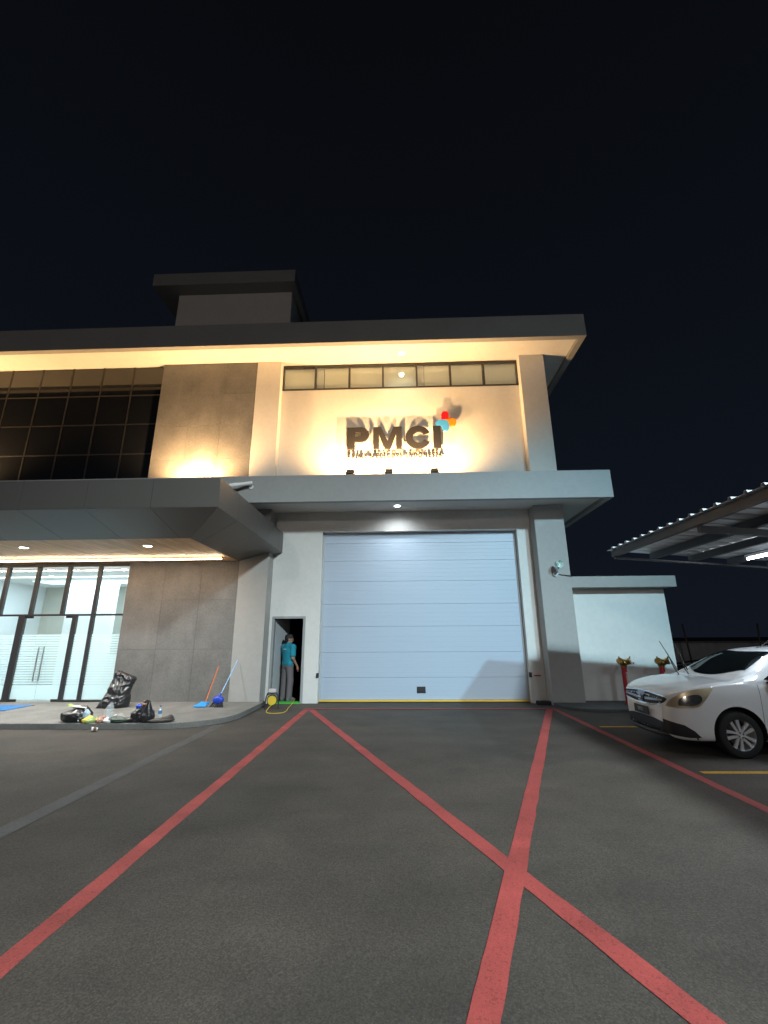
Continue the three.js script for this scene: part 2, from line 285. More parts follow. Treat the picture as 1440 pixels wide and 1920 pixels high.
// storefront and reception room
const MX = [-7.39, -8.2, -9.06, -9.93, -10.79, -11.65, -12.51, -13.4];
{
  const w = group('storefront', B), z0 = -11.82, z1 = -11.74, f = M.frame;
  part('frame', [bx(-13.4, -7.392, 3.56, 3.65, z0, z1), bx(-13.4, -7.392, 2.235, 2.285, z0, z1 + 0.002)], f, w);
  part('frame', [bx(-8.63, -7.392, 0.102, 0.15, z0, z1 + 0.002), bx(-13.4, -10.2, 0.102, 0.15, z0, z1 + 0.002)], f, w);
  for (let i = 1; i < MX.length; i++) part('mullion', bx(MX[i] - 0.045, MX[i] + 0.045, 2.286, 3.559, z0, z1 + 0.004), f, w);
  for (const [x, h] of [[-8.2, 0.045], [-8.68, 0.055], [-10.13, 0.085], [-11.2, 0.045], [-12.3, 0.045]]) part('mullion', bx(x - h, x + h, 0.104, 2.234, z0, z1 + 0.005), f, w);
  for (let i = 0; i < MX.length - 1; i++) part('pane', bx(MX[i + 1] + 0.046, MX[i] - 0.046, 2.287, 3.558, -11.786, -11.778), M.glass, w);
  const low = [[-8.154, -7.394], [-8.624, -8.246], [-11.154, -10.216], [-12.254, -11.246], [-13.4, -12.346]];
  const film = (a, b, z, parent) => { const gs = [bx(a, b, 0.16, 0.5, z, z + 0.002)]; for (let k = 0; k < 20; k++) gs.push(bx(a, b, 0.525 + k * 0.0625, 0.525 + k * 0.0625 + 0.043, z, z + 0.002)); part('frosted_film', gs, M.film, parent); };
  for (const [a, b] of low) { part('pane', bx(a, b, 0.152, 2.233, -11.786, -11.778), M.glass, w); film(a, b, -11.79, w); }
  const dr = group('entrance_door', B);
  for (const [a, b] of [[-10.042, -9.395], [-9.385, -8.738]]) {
    part('pane', bx(a, b, 0.12, 2.22, -11.788, -11.776), M.glass, dr); film(a, b, -11.793, dr);
    part('patch_fitting', [bx(a + (a < -9.5 ? 0 : 0.45), a + (a < -9.5 ? 0.18 : 0.645), 0.105, 0.165, -11.8, -11.765), bx(a + (a < -9.5 ? 0.0 : 0.45), a + (a < -9.5 ? 0.2 : 0.645), 2.18, 2.234, -11.8, -11.765)], M.black, dr);
  }
  for (const x of [-9.46, -9.32]) for (const z of [-11.71, -11.85]) part('handle', [cyl(0.016, 0.016, [x, 0.6, z], [x, 1.44, z], 12), cyl(0.009, 0.009, [x, 0.72, -11.782], [x, 0.72, z], 8), cyl(0.009, 0.009, [x, 1.32, -11.782], [x, 1.32, z], 8)], M.steel, dr);
  const r = group('reception_room', B);
  part('room_floor', bx(-14, -7.2, 0.02, 0.1, -17.2, -11.83), M.roomFloor, r);
  part('room_ceiling', bx(-14, -7.2, 3.6, 3.68, -17.2, -11.83), M.room, r);
  part('room_wall', bx(-14, -7.2, 0.1, 3.6, -17.3, -17.1), M.roomBeige, r);
  part('room_wall', [bx(-14.2, -14, 0.1, 3.6, -17.1, -11.83), bx(-7.39, -7.2, 0.1, 3.6, -17.1, -12.02)], M.room, r);
  part('room_wall', bx(-11.9, -10.2, 0.1, 3.598, -15.8, -15.6), M.room, r);
  part('wall_panel', bx(-10.2, -9.0, 1.75, 2.25, -17.098, -17.0), M.roomDark, r);
  part('room_door', bx(-8.9, -8.0, 0.1, 2.2, -17.098, -17.05), M.greyFrame, r);
  part('reception_desk', [rbx(-10.0, -8.2, 0.1, 1.1, -15.9, -15.3, 0.02)], M.room, r);
}
// sectional door
{
  const d = group('sectional_door', B), ys = [0.06, 0.61, 1.25, 1.92, 2.52, 3.15, 3.73, 4.24, 4.8];
  for (let i = 0; i < 8; i++) {
    const y0 = ys[i] + 0.0018, y1 = ys[i + 1] - 0.0018, s = new THREE.Shape(); // pressed panel profile: shallow ribs, rounded lips
    const pts = [[-0.05, y0], [-0.004, y0], [0, y0 + 0.004]], n = 5;
    for (let k = 1; k < n; k++) { const y = y0 + (y1 - y0) * k / n; pts.push([0, y - 0.006], [-0.0022, y - 0.003], [-0.0022, y + 0.003], [0, y + 0.006]); }
    pts.push([0, y1 - 0.004], [-0.004, y1], [-0.05, y1]);
    s.setFromPoints(pts.map((p) => new THREE.Vector2(...p)));
    part('door_panel', new THREE.ExtrudeGeometry(s, { depth: 5.66, bevelEnabled: false }).rotateY(-Math.PI / 2).translate(3.41, 0, -12.4), M.doorPanel, d);
  }
  part('backing', bx(-2.25, 3.42, 0.06, 4.8, -12.5, -12.47), M.dark, d);
  part('yellow_strip', bx(-2.168, 3.338, 0.018, 0.058, -12.44, -12.36), M.yellowStrip, d);  // thin yellow strip along the foot of the door
  part('flush_handle', [rbx(0.42, 0.65, 0.22, 0.38, -12.41, -12.385, 0.008), rbx(0.45, 0.62, 0.25, 0.35, -12.39, -12.375, 0.006)], M.black, d);
  for (const x of [-2.19, 3.36]) part('photocell', rbx(x - 0.03, x + 0.03, 0.62, 0.74, -12.26, -12.17, 0.008), M.black, d);
  for (const x of [-2.168, 3.29]) part('side_track', bx(x, x + 0.048, 0.06, 4.548, -12.399, -12.384), M.leaf, d);
}
// service doorway
{
  const d = group('service_door', B);
  part('door_frame', [bx(-3.47, -3.41, 0, 2.14, -12.4, -12.18), bx(-2.62, -2.56, 0, 2.14, -12.4, -12.18), bx(-3.47, -2.56, 2.14, 2.2, -12.4, -12.18)], M.greyFrame, d);
  const a = 1.32, lf = part('door_leaf', [rbx(0, 0.78, 0.02, 2.13, -0.045, 0, 0.004)], M.leaf, d); lf.position.set(-3.4, 0, -12.36); lf.rotation.y = a;
  const h = part('handle', [cyl(0.01, 0.01, [0.71, 1.0, 0], [0.71, 1.0, 0.06], 10), cyl(0.01, 0.01, [0.71, 1.0, 0.06], [0.6, 1.0, 0.06], 10)], M.steel, lf);
  part('threshold', bx(-3.41, -2.62, 0.0, 0.03, -12.42, -12.12), M.green, d);
  const r = group('service_passage', B);
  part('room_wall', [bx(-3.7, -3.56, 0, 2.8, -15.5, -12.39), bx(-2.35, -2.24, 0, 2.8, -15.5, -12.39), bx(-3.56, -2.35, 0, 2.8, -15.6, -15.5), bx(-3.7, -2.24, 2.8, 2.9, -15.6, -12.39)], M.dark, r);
}
// floor inside the door bay is closed off by the panels; slab over the lower storey
part('inner_floor_slab', bx(-20, 4.26, 4.9, 5.0, -24, -12.5), M.column, B);
// angular entrance canopy
{
  const c = group('entrance_canopy', B), XR = -3.3, ZF = -7.6, YT = 4.53, YF = 3.96, YS = 3.66, XI = -4.37, ZI = -8.85, ZB = -11.74;
  const xs = [XR, -4.57, -5.82, -7.07, -8.32, -9.57, -10.82, -12.07, -13.4], zs = [ZF, -8.62, -9.85, -11.1, ZB];
  for (let i = 0; i < xs.length - 1; i++) {
    const a = xs[i + 1], b = xs[i];
    part('canopy_panel', quad([[a, YF, ZF], [b, YF, ZF], [b, YT, ZF], [a, YT, ZF]], 0.03), M.acp, c);
    if (i === 0) { part('canopy_panel', quad([[a, YF, ZF], [a, YS, ZI], [XI, YS, ZI], [XR, YF, ZF]], 0.03), M.acp, c); }
    else part('canopy_panel', quad([[a, YF, ZF], [a, YS, ZI], [b, YS, ZI], [b, YF, ZF]], 0.03), M.acp, c);
  }
  const zi = [ZI, -9.3, -10.2, -11.15, ZB];
  for (let k = 0; k < 4; k++) {
    part('canopy_panel', quad([[XR, YF, zs[k]], [XR, YF, zs[k + 1]], [XR, YT, zs[k + 1]], [XR, YT, zs[k]]], 0.03), M.acp, c);
    part('canopy_panel', quad([[XR, YF, zs[k]], [XI, YS, zi[k]], [XI, YS, zi[k + 1]], [XR, YF, zs[k + 1]]], 0.03), M.acp, c);
  }
  part('canopy_panel', quad([[XR, YF, ZB], [XR, YF, -12.18], [XR, YT, -12.18], [XR, YT, ZB]], 0.03), M.acp, c); // return into the door recess
  part('canopy_panel', quad([[-3.54, YF - 0.07, ZB], [-3.54, YF - 0.07, -12.18], [XR, YF, -12.18], [XR, YF, ZB]], 0.02), M.acp, c);
  part('canopy_roof', bx(-13.4, XR - 0.035, YT - 0.12, YT - 0.03, -11.74, ZF - 0.035), M.joint, c);
  part('canopy_core', [bx(-13.4, -4.6, 3.75, 3.8, -11.74, -8.9), bx(-13.4, XR - 0.04, 4.05, 4.4, -7.74, -7.64), bx(-3.44, XR - 0.04, 4.05, 4.4, -11.73, -7.75)], M.joint, c);
  part('canopy_edge_trim', bx(-13.4, -4.38, 3.655, 3.7, -11.742, -11.7), M.frame, c);
  for (let i = 0, x = XI - 0.004; x > -13.2; i++, x -= 0.145) part('soffit_plank', bx(x - 0.143, x, YS + 0.002, YS + 0.02, -11.69, ZI - 0.004), M.wood[Math.floor(hash(i, 3, 9) * 3)], c);
}
// ---------------------------------------------------------------- annex, boundary wall, carport
{
  const a = thing('annex_building', 'low white flat-roofed annex beside the right column', 'building');
  part('wall', [bx(4.522, 7.05, 0.06, 2.86, -12.3, -12.1), bx(6.85, 7.05, 0.06, 2.86, -17, -12.3)], M.white, a);
  part('roof_slab', rbx(4.523, 7.22, 2.86, 3.15, -17.2, -11.77, 0.01), M.column, a);
}
{
  const w = thing('boundary_wall', 'low grey rendered boundary wall behind the annex', 'wall');
  part('wall_body', bx(6, 60, 0, 1.28, -22.2, -22), std({ color: lin(0.6, 0.6, 0.61), map: tConc, roughness: 0.9 }), w);
  part('coping', bx(6, 60, 1.28, 1.36, -22.26, -21.94), M.conc, w);
}
const bark = std({ color: lin(0.16, 0.12, 0.09), map: tConc, roughness: 0.9 });
function stake(x, z, h, lean, label, r = 0.035) {
  const t = thing('wooden_stake', label, 'stake', [x, 0, z], 0, 'stakes by the boundary wall');
  part('shaft', tube([[0, 0, 0], [lean * 0.3, h * 0.4, 0.01], [lean, h, 0]], r, 10, 7), bark, t);
  return t;
}
stake(12.0, -19.5, 2.1, -0.12, 'lone thin wooden stake nearest the annex corner');
stake(15.2, -20, 2.1, 0.14, 'bent wooden stake, leftmost of the cluster above the car windscreen');
stake(15.8, -20, 2.05, 0.1, 'second wooden stake of the cluster above the car windscreen');
stake(16.5, -20, 2.1, -0.1, 'third wooden stake of the cluster above the car windscreen');
stake(18.3, -20, 2.05, 0.05, 'wooden stake farthest right, above the car roof');
{
  const t = thing('leaning_pole', 'thin dark pole leaning low across the boundary wall', 'pole'); part('shaft', cyl(0.03, 0.03, [10.6, 0.55, -18.5], [14.2, 1.0, -18.9], 8), M.black, t);
  const q = thing('scrap_pile', 'dark pile of scrap at the foot of the boundary wall', 'scrap');
  const R = rng(5); for (let i = 0; i < 14; i++) { const x = 11 + R() * 4.5, y = 0.06 + R() * 0.35; part('board', bx(-0.7 - R() * 0.5, 0.7 + R() * 0.5, -0.03, 0.03, -0.1, 0.1).rotateZ((R() - 0.5) * 0.4).rotateY(R() * 0.8 - 0.4).translate(x, y, -19.3 + R() * 0.6), i % 3 ? M.dark : bark, q); }
  const rd = thing('red_crate_stack', 'dull red boards stacked in front of the boundary wall above the car roof', 'boards');
  for (let i = 0; i < 4; i++) part('board', bx(16.2 + i * 0.08, 19.6 - i * 0.1, 0.9 + i * 0.09, 0.97 + i * 0.09, -21.4, -21.0), std({ color: lin(0.25, 0.06, 0.045), roughness: 0.9 }), rd);
  part('trestle', [bx(16.5, 16.6, 0, 0.9, -21.4, -21.0), bx(19.0, 19.1, 0, 0.9, -21.4, -21.0)], bark, rd);
}
const tubeGlow = glow(0.86, 0.95, 1, 90);
{ // carport: corrugated sheets on purlins and rafters, sloping gently away to the right
  const c = thing('carport', 'steel carport with corrugated metal roof over the white car', 'carport');
  const X0 = 4.02, X1 = 9.6, sl = -0.08, Y = (x) => 3.2 + (x - X0) * sl, Z0 = -8.4, Z1 = 4.2;
  const steelM = std({ color: lin(0.035, 0.035, 0.04), roughness: 0.55 }), sheetM = phy({ color: lin(0.66, 0.68, 0.7), roughness: 0.38, metalness: 0.35 });
  const tilt = (g) => { const p = g.attributes.position; for (let i = 0; i < p.count; i++) p.setY(i, p.getY(i) + (p.getX(i) - X0) * sl); g.computeVertexNormals(); return g; };
  const nRib = Math.round((Z1 - Z0) / 0.252); // one sheet is 3 ribs wide
  for (let s = 0; s < nRib; s += 3) {
    const sh = new THREE.Shape(), up = [], z0 = -(Z0 + s * 0.252);
    for (let k = 0; k < 3; k++) { const b = k * 0.252; up.push([b, 0], [b + 0.18, 0], [b + 0.197, 0.034], [b + 0.235, 0.034], [b + 0.252, 0]); }
    const all = up.concat(up.slice().reverse().map(([a, b]) => [a, b - 0.004]));
    sh.setFromPoints(all.map(([a, b]) => new THREE.Vector2(a, b)));
    const g = new THREE.ExtrudeGeometry(sh, { depth: X1 - X0 + 0.05, bevelEnabled: false }).rotateY(-Math.PI / 2).scale(1, 1, 1);
    // shape x runs along +z after the turn, the extrusion along -x
    g.translate(X1, 3.2, Z0 + s * 0.252);
    part('roof_sheet', tilt(g), sheetM, c);
  }
  for (let x = X0 + 0.03; x < X1; x += 0.7) part('purlin', tilt(bx(x - 0.03, x + 0.03, 3.07, 3.185, Z0 + 0.05, Z1 - 0.05)), steelM, c);
  for (const z of [-8.3, -5.9, -2.9, 0.1, 3.1]) part('rafter', tilt(bx(X0 + 0.03, X1 - 0.05, 2.98 + (z < -8 ? 0.055 : 0), 3.068, z - 0.035, z + 0.035)), steelM, c);
  for (const z of [-5.9, 0.1, 3.1]) { part('post', cyl(0.06, 0.06, [9.2, 0, z], [9.2, Y(9.2) - 0.22, z], 14), steelM, c); part('brace', cyl(0.04, 0.04, [9.2, 1.6, z], [7.2, Y(7.2) - 0.21, z], 10), steelM, c); }
}
function tubeLight(x, y, z0, z1, label) {
  const t = thing('tube_light', label, 'tube light', [x, y, 0], 0, 'tube lights under the carport');
  part('batten', rbx(-0.035, 0.035, 0.022, 0.07, z0, z1, 0.006), M.room, t);
  part('tube', cyl(0.016, 0.016, [0, 0, z0 + 0.03], [0, 0, z1 - 0.03], 12), tubeGlow, t);
  part('end_cap', [bx(-0.02, 0.02, -0.02, 0.024, z0, z0 + 0.03), bx(-0.02, 0.02, -0.02, 0.024, z1 - 0.03, z1)], M.room, t);
  const l = new THREE.RectAreaLight(0xdcf0ff, 170, 0.05, z1 - z0 - 0.1); l.name = 'tube_lamp'; l.position.set(0, -0.022, (z0 + z1) / 2); l.rotation.x = -Math.PI / 2; t.add(l);
}
tubeLight(6.0, 2.9, -7.72, -6.5, 'lit fluorescent tube under the carport roof');
tubeLight(8.4, 2.7, -7.72, -6.5, 'unseen second fluorescent tube deeper under the carport roof, placed to light the annex wall');  // out of view, placed to light the lower annex wall
tubeLight(6.0, 2.9, -4.7, -3.5, 'unseen fluorescent tube under the carport roof nearer the photographer, placed to light the car side');  // out of view, placed to light the near side of the car

// ---------------------------------------------------------------- lamps
function downlight(x, y, z, label, grp, color, k, I, ang) {
  const t = thing('downlight', label, 'downlight', [x, y, z], 0, grp);
  part('trim_ring', new THREE.TorusGeometry(0.095, 0.012, 8, 32).rotateX(Math.PI / 2).translate(0, -0.006, 0), M.room, t);
  part('lens', new THREE.CylinderGeometry(0.088, 0.088, 0.01, 32).translate(0, -0.008, 0), glow(color.r, color.g, color.b, k), t);
  const l = new THREE.SpotLight(color, I, 0, ang, 0.8, 2); l.name = 'downlight_lamp'; l.position.set(0, -0.03, 0); l.target.position.set(0, -3, 0); l.castShadow = true; l.shadow.radius = 4; t.add(l, l.target);
}
const DAY = lin(0.86, 0.94, 1.0), DAYW = lin(0.96, 0.97, 0.95);
downlight(-8.53, 3.66, -9.54, 'left round downlight in the wooden entrance canopy ceiling', 'canopy downlights', DAYW, 24, 42, 1.45);
downlight(-5.66, 3.66, -9.54, 'right round downlight in the wooden entrance canopy ceiling', 'canopy downlights', DAYW, 24, 42, 1.45);
downlight(-11.4, 3.66, -9.54, 'round downlight in the entrance canopy ceiling beyond the left frame edge', 'canopy downlights', DAYW, 24, 42, 1.45);
downlight(-0.02, 5.13, -11.61, 'small round downlight under the slab above the sectional door', null, DAY, 26, 9, 1.4);
downlight(0.18, 9.92, -11.49, 'round downlight in the roof soffit above the strip window', null, lin(1, 0.9, 0.7), 22, 4, 1.2);
for (const [x, n] of [[-8.0, 'right'], [-10.2, 'left']]) downlight(x, 3.6, -12.5, n + ' round ceiling light inside the glass reception', 'reception ceiling lights', DAY, 14, 14, 1.4);
{ // warm strip along the canopy ceiling
  const t = thing('strip_light', 'long warm light strip along the wooden canopy ceiling', 'strip light', [0, 3.66, -10.93]);
  part('strip_diffuser', rbx(-13.1, -4.52, -0.085, -0.06, -0.03, 0.03, 0.006), glow(1, 0.8, 0.56, 26), t);
  for (let x = -12.9; x < -4.5; x += 1.2) part('hanger', cyl(0.004, 0.004, [x, -0.06, 0], [x, 0.004, 0], 6), M.black, t);
  const l = new THREE.RectAreaLight(0xffe6cc, 42, 8.5, 0.05); l.name = 'strip_lamp'; l.position.set(-8.8, -0.088, 0); l.rotation.x = -Math.PI / 2; t.add(l);
  const s = thing('cove_light', 'thin light line across the reception ceiling', 'strip light', [0, 3.6, -14]);
  part('strip_diffuser', bx(-13.5, -7.5, -0.02, 0, -0.03, 0.03), glow(1, 0.9, 0.75, 4), s);
  const sl = new THREE.RectAreaLight(0xffeedd, 8, 6, 0.05); sl.name = 'cove_lamp'; sl.position.set(-10.5, -0.024, 0); sl.rotation.x = -Math.PI / 2; s.add(sl);
  const q = thing('added_panel_light', 'added flat white panel in the reception ceiling, brightening the room behind the glass', 'fill light', [-10.4, 3.6, -15.4]);  // added panel that brightens the reception room
  part('panel_diffuser', rbx(-2.4, 2.4, -0.03, 0, -0.45, 0.45, 0.008), glow(0.86, 0.95, 1, 1.6), q);
  const p = new THREE.RectAreaLight(0xd0ecff, 15, 4.8, 0.9); p.name = 'added_panel_lamp'; p.position.set(0, -0.036, 0); p.rotation.x = -Math.PI / 2; q.add(p);
}
const brownHousing = std({ color: lin(0.09, 0.06, 0.04), roughness: 0.6 });
function uplight(x, y, z, label, grp, I, post) {
  const t = thing('wall_washer_lamp', label, 'floodlight', [x, y, z], 0, grp);
  const h = group('lamp_head', t); h.rotation.x = -0.55;
  part('housing', rbx(-0.1, 0.1, -0.1, 0.05, -0.04, 0.04, 0.012), brownHousing, h);
  part('lens', bx(-0.085, 0.085, 0.052, 0.056, -0.032, 0.032), glow(1, 0.7, 0.34, 12), h);
  part('bracket', [bx(-0.125, -0.105, -post, 0.0, -0.015, 0.015), bx(0.105, 0.125, -post, 0, -0.015, 0.015), bx(-0.125, 0.125, -post, -post + 0.012, -0.03, 0.03)], M.black, t);
  const l = new THREE.SpotLight(WARM, I, 0, 1.38, 0.4, 2); l.name = 'wall_washer_beam'; l.position.set(0, 0.07, -0.05); l.target.position.set(0, 1.5, -0.7); l.castShadow = true; l.shadow.radius = 3; t.add(l, l.target);
}
uplight(-1.28, 5.95, -11.08, 'brown floodlight below the letter P, leftmost of three on the slab', 'uplights under the sign', 60, 0.32);
uplight(-0.23, 5.95, -11.08, 'brown floodlight below the letter M, middle of three on the slab', 'uplights under the sign', 60, 0.32);
uplight(0.99, 5.95, -11.08, 'brown floodlight below the letter I, rightmost of three on the slab', 'uplights under the sign', 60, 0.32);
uplight(-5.8, 5.72, -11.15, 'floodlight behind the entrance canopy washing the upper stone panel', null, 130, 0.12);
uplight(-13.2, 5.72, -11.15, 'unseen floodlight behind the entrance canopy beyond the left frame edge, placed to light the roof soffit', null, 130, 0.12);  // out of view, placed to light the left end of the soffit
{ // unseen mast behind the photographer for the floods lighting facade and yard
  const m = thing('unseen_lighting_mast', 'unseen tall mast with two floodlights behind the photographer, placed to light the facade and yard', 'lighting mast');
  const sm = std({ color: lin(0.35, 0.35, 0.36), roughness: 0.5, metalness: 0.6 });
  part('pole', cyl(0.13, 0.08, [10.4, 0, 7.2], [10.4, 11.2, 7.2], 16), sm, m);
  part('cross_arm', [cyl(0.05, 0.05, [10.4, 10.9, 7.2], [9.55, 10.75, 5.35], 10), cyl(0.05, 0.05, [10.4, 11.1, 7.2], [6.25, 11.2, 6.4], 10)], sm, m);
  for (const [p, q] of [[MAST.a, MAST.aAim], [MAST.b, MAST.bAim]]) {
    const h = group('lamp_head', m), d = q.clone().sub(p).normalize(); h.position.copy(p).addScaledVector(d, -0.28); h.quaternion.setFromUnitVectors(V3(0, 0, 1), d);
    part('housing', rbx(-0.32, 0.32, -0.24, 0.24, -0.24, 0.0, 0.03), M.black, h);
    part('lens', bx(-0.28, 0.28, -0.2, 0.2, 0.002, 0.012), glow(0.85, 0.96, 1, 20), h);
  }
}

{ // added fill lamp behind the photographer, lifting roof, tower and shaded parts
  const t = thing('fill_lamp', 'added fill lamp on a pole behind the photographer, lifting the roof, tower and shaded parts', 'fill lamp', [-6, 0, 17]);
  part('pole', cyl(0.09, 0.06, [0, 0, 0.6], [0, 8, 0.6], 14), M.leaf, t);
  part('arm', cyl(0.04, 0.035, [0, 7.9, 0.6], [0, 8.12, 0.05], 10), M.leaf, t);
  part('lamp_globe', new THREE.SphereGeometry(0.14, 20, 14).translate(0, 8, 0), glow(1, 0.93, 0.82, 20), t);
  const l = new THREE.PointLight(0xfff0e4, 165, 0, 2); l.name = 'fill_lamp_bulb'; l.position.set(0, 8, 0); l.castShadow = true; l.shadow.radius = 5; t.add(l);
}

// ---------------------------------------------------------------- company sign
const font = await new FontLoader().loadAsync('fonts/droid/droid_sans_bold.typeface.json');
{
  const s = thing('company_sign', 'raised dark company lettering with a red, orange and blue plus emblem on the upper wall', 'sign', [0, 0, -11.86]);
  const ex = (sh) => new THREE.ExtrudeGeometry(sh, { depth: 0.05, bevelEnabled: true, bevelSize: 0.004, bevelThickness: 0.004, bevelSegments: 1, curveSegments: 20 });
  const Y0 = 6.93, H = 0.7, poly = (pts) => { const q = new THREE.Shape(); q.setFromPoints(pts.map((p) => new THREE.Vector2(p[0], p[1]))); return q; };
  const post = (x, y) => cyl(0.012, 0.012, [x, y, -0.14], [x, y, 0], 8);
  // P
  { const x = -1.47, w = 0.64, t = 0.225, q = new THREE.Shape(), r = 0.215; q.moveTo(x, Y0); q.lineTo(x + t, Y0); q.lineTo(x + t, Y0 + 0.235); q.lineTo(x + w - r, Y0 + 0.235); q.absarc(x + w - 0.23, Y0 + 0.4675, 0.2325, -Math.PI / 2, Math.PI / 2, false); q.lineTo(x, Y0 + H); q.closePath();
    const h = new THREE.Path(); h.moveTo(x + t, Y0 + 0.4); h.lineTo(x + t, Y0 + 0.53); h.lineTo(x + 0.36, Y0 + 0.53); h.absarc(x + 0.36, Y0 + 0.465, 0.065, Math.PI / 2, -Math.PI / 2, true); h.closePath(); q.holes.push(h);
    part('letter', [ex(q), post(x + 0.1, Y0 + 0.15), post(x + 0.1, Y0 + 0.6)], M.letter, s); }
  { const x = -0.7, w = 0.84, t = 0.17, m = x + w / 2; part('letter', [ex(poly([[x, Y0], [x + t, Y0], [x + t, Y0 + 0.47], [m - 0.085, Y0], [m + 0.085, Y0], [x + w - t, Y0 + 0.47], [x + w - t, Y0], [x + w, Y0], [x + w, Y0 + H], [x + w - 0.235, Y0 + H], [m, Y0 + 0.25], [x + 0.235, Y0 + H], [x, Y0 + H]])), post(x + 0.08, Y0 + 0.2), post(x + w - 0.08, Y0 + 0.2)], M.letter, s); }
  { const cx = 0.62, cy = Y0 + H / 2, R = 0.365, r = 0.16, q = new THREE.Shape(), a = 0.42; q.absarc(cx, cy, R, a, Math.PI * 2 - a, false); q.absarc(cx + 0.015, cy, r + 0.02, Math.PI * 2 - a * 1.25, a * 1.25, true); q.closePath(); part('letter', [ex(q), post(cx - 0.26, cy)], M.letter, s); }
  { const x = 1.07; part('letter', [ex(poly([[x, Y0], [x + 0.22, Y0], [x + 0.22, Y0 + H], [x, Y0 + H]])), post(x + 0.11, Y0 + 0.15), post(x + 0.11, Y0 + 0.55)], M.letter, s); }
  const txt = 'PRIME MEDICORE INDONESIA', size = 0.15; let cur = 0; const gs = [];
  for (const ch of txt) { const adv = font.data.glyphs[ch].ha * size / font.data.resolution; if (ch !== ' ') gs.push([new TextGeometry(ch, { font, size, depth: 0.03, curveSegments: 6, bevelEnabled: true, bevelSize: 0.006, bevelThickness: 0.003, bevelSegments: 1 }), cur]); cur += adv + 0.022; }
  const sc = 2.76 / (cur - 0.022); for (const [g, x] of gs) part('small_letter', g.scale(sc, 1, 1).translate(-1.46 + x * sc, 6.655, 0), M.letter, s);
  // plus emblem of three petals
  const em = group('emblem', s), cx = 1.42, cy = 7.82;
  const pm = (r, g, b) => phy({ color: lin(r, g, b), roughness: 0.35 });
  { const q = new THREE.Shape(); q.moveTo(cx - 0.09, cy + 0.02); q.lineTo(cx - 0.09, cy + 0.17); q.quadraticCurveTo(cx - 0.07, cy + 0.28, cx + 0.03, cy + 0.28); q.quadraticCurveTo(cx + 0.12, cy + 0.28, cx + 0.12, cy + 0.15); q.lineTo(cx + 0.12, cy + 0.06); q.lineTo(cx + 0.2, cy + 0.06); q.lineTo(cx + 0.12, cy + 0.02); q.closePath(); part('petal', ex(q), pm(0.55, 0.008, 0.012), em, 'red petal of the plus emblem'); }
  { const q = new THREE.Shape(); q.moveTo(cx + 0.0, cy + 0.03); q.lineTo(cx + 0.27, cy + 0.04); q.quadraticCurveTo(cx + 0.33, cy + 0.04, cx + 0.33, cy - 0.05); q.quadraticCurveTo(cx + 0.33, cy - 0.19, cx + 0.25, cy - 0.19); q.lineTo(cx + 0.14, cy - 0.19); q.quadraticCurveTo(cx + 0.14, cy - 0.03, cx, cy + 0.03); q.closePath(); part('petal', ex(q), pm(0.6, 0.2, 0.006), em, 'orange petal of the plus emblem'); }
  { const q = new THREE.Shape(); q.moveTo(cx - 0.26, cy - 0.19); q.quadraticCurveTo(cx - 0.3, cy - 0.03, cx - 0.17, cy + 0.0); q.quadraticCurveTo(cx + 0.1, cy + 0.05, cx + 0.12, cy - 0.16); q.quadraticCurveTo(cx + 0.13, cy - 0.36, cx + 0.02, cy - 0.36); q.quadraticCurveTo(cx - 0.07, cy - 0.36, cx - 0.08, cy - 0.26); q.quadraticCurveTo(cx - 0.09, cy - 0.18, cx - 0.17, cy - 0.19); q.closePath(); part('petal', ex(q), pm(0.05, 0.27, 0.6), em, 'blue petal of the plus emblem'); }
  part('mount', [cyl(0.012, 0.012, [cx, cy - 0.2, -0.14], [cx, cy - 0.2, 0], 8), cyl(0.012, 0.012, [cx + 0.2, cy - 0.1, -0.14], [cx + 0.2, cy - 0.1, 0], 8), cyl(0.012, 0.012, [cx + 0.02, cy + 0.2, -0.14], [cx + 0.02, cy + 0.2, 0], 8)], M.black, em);
}

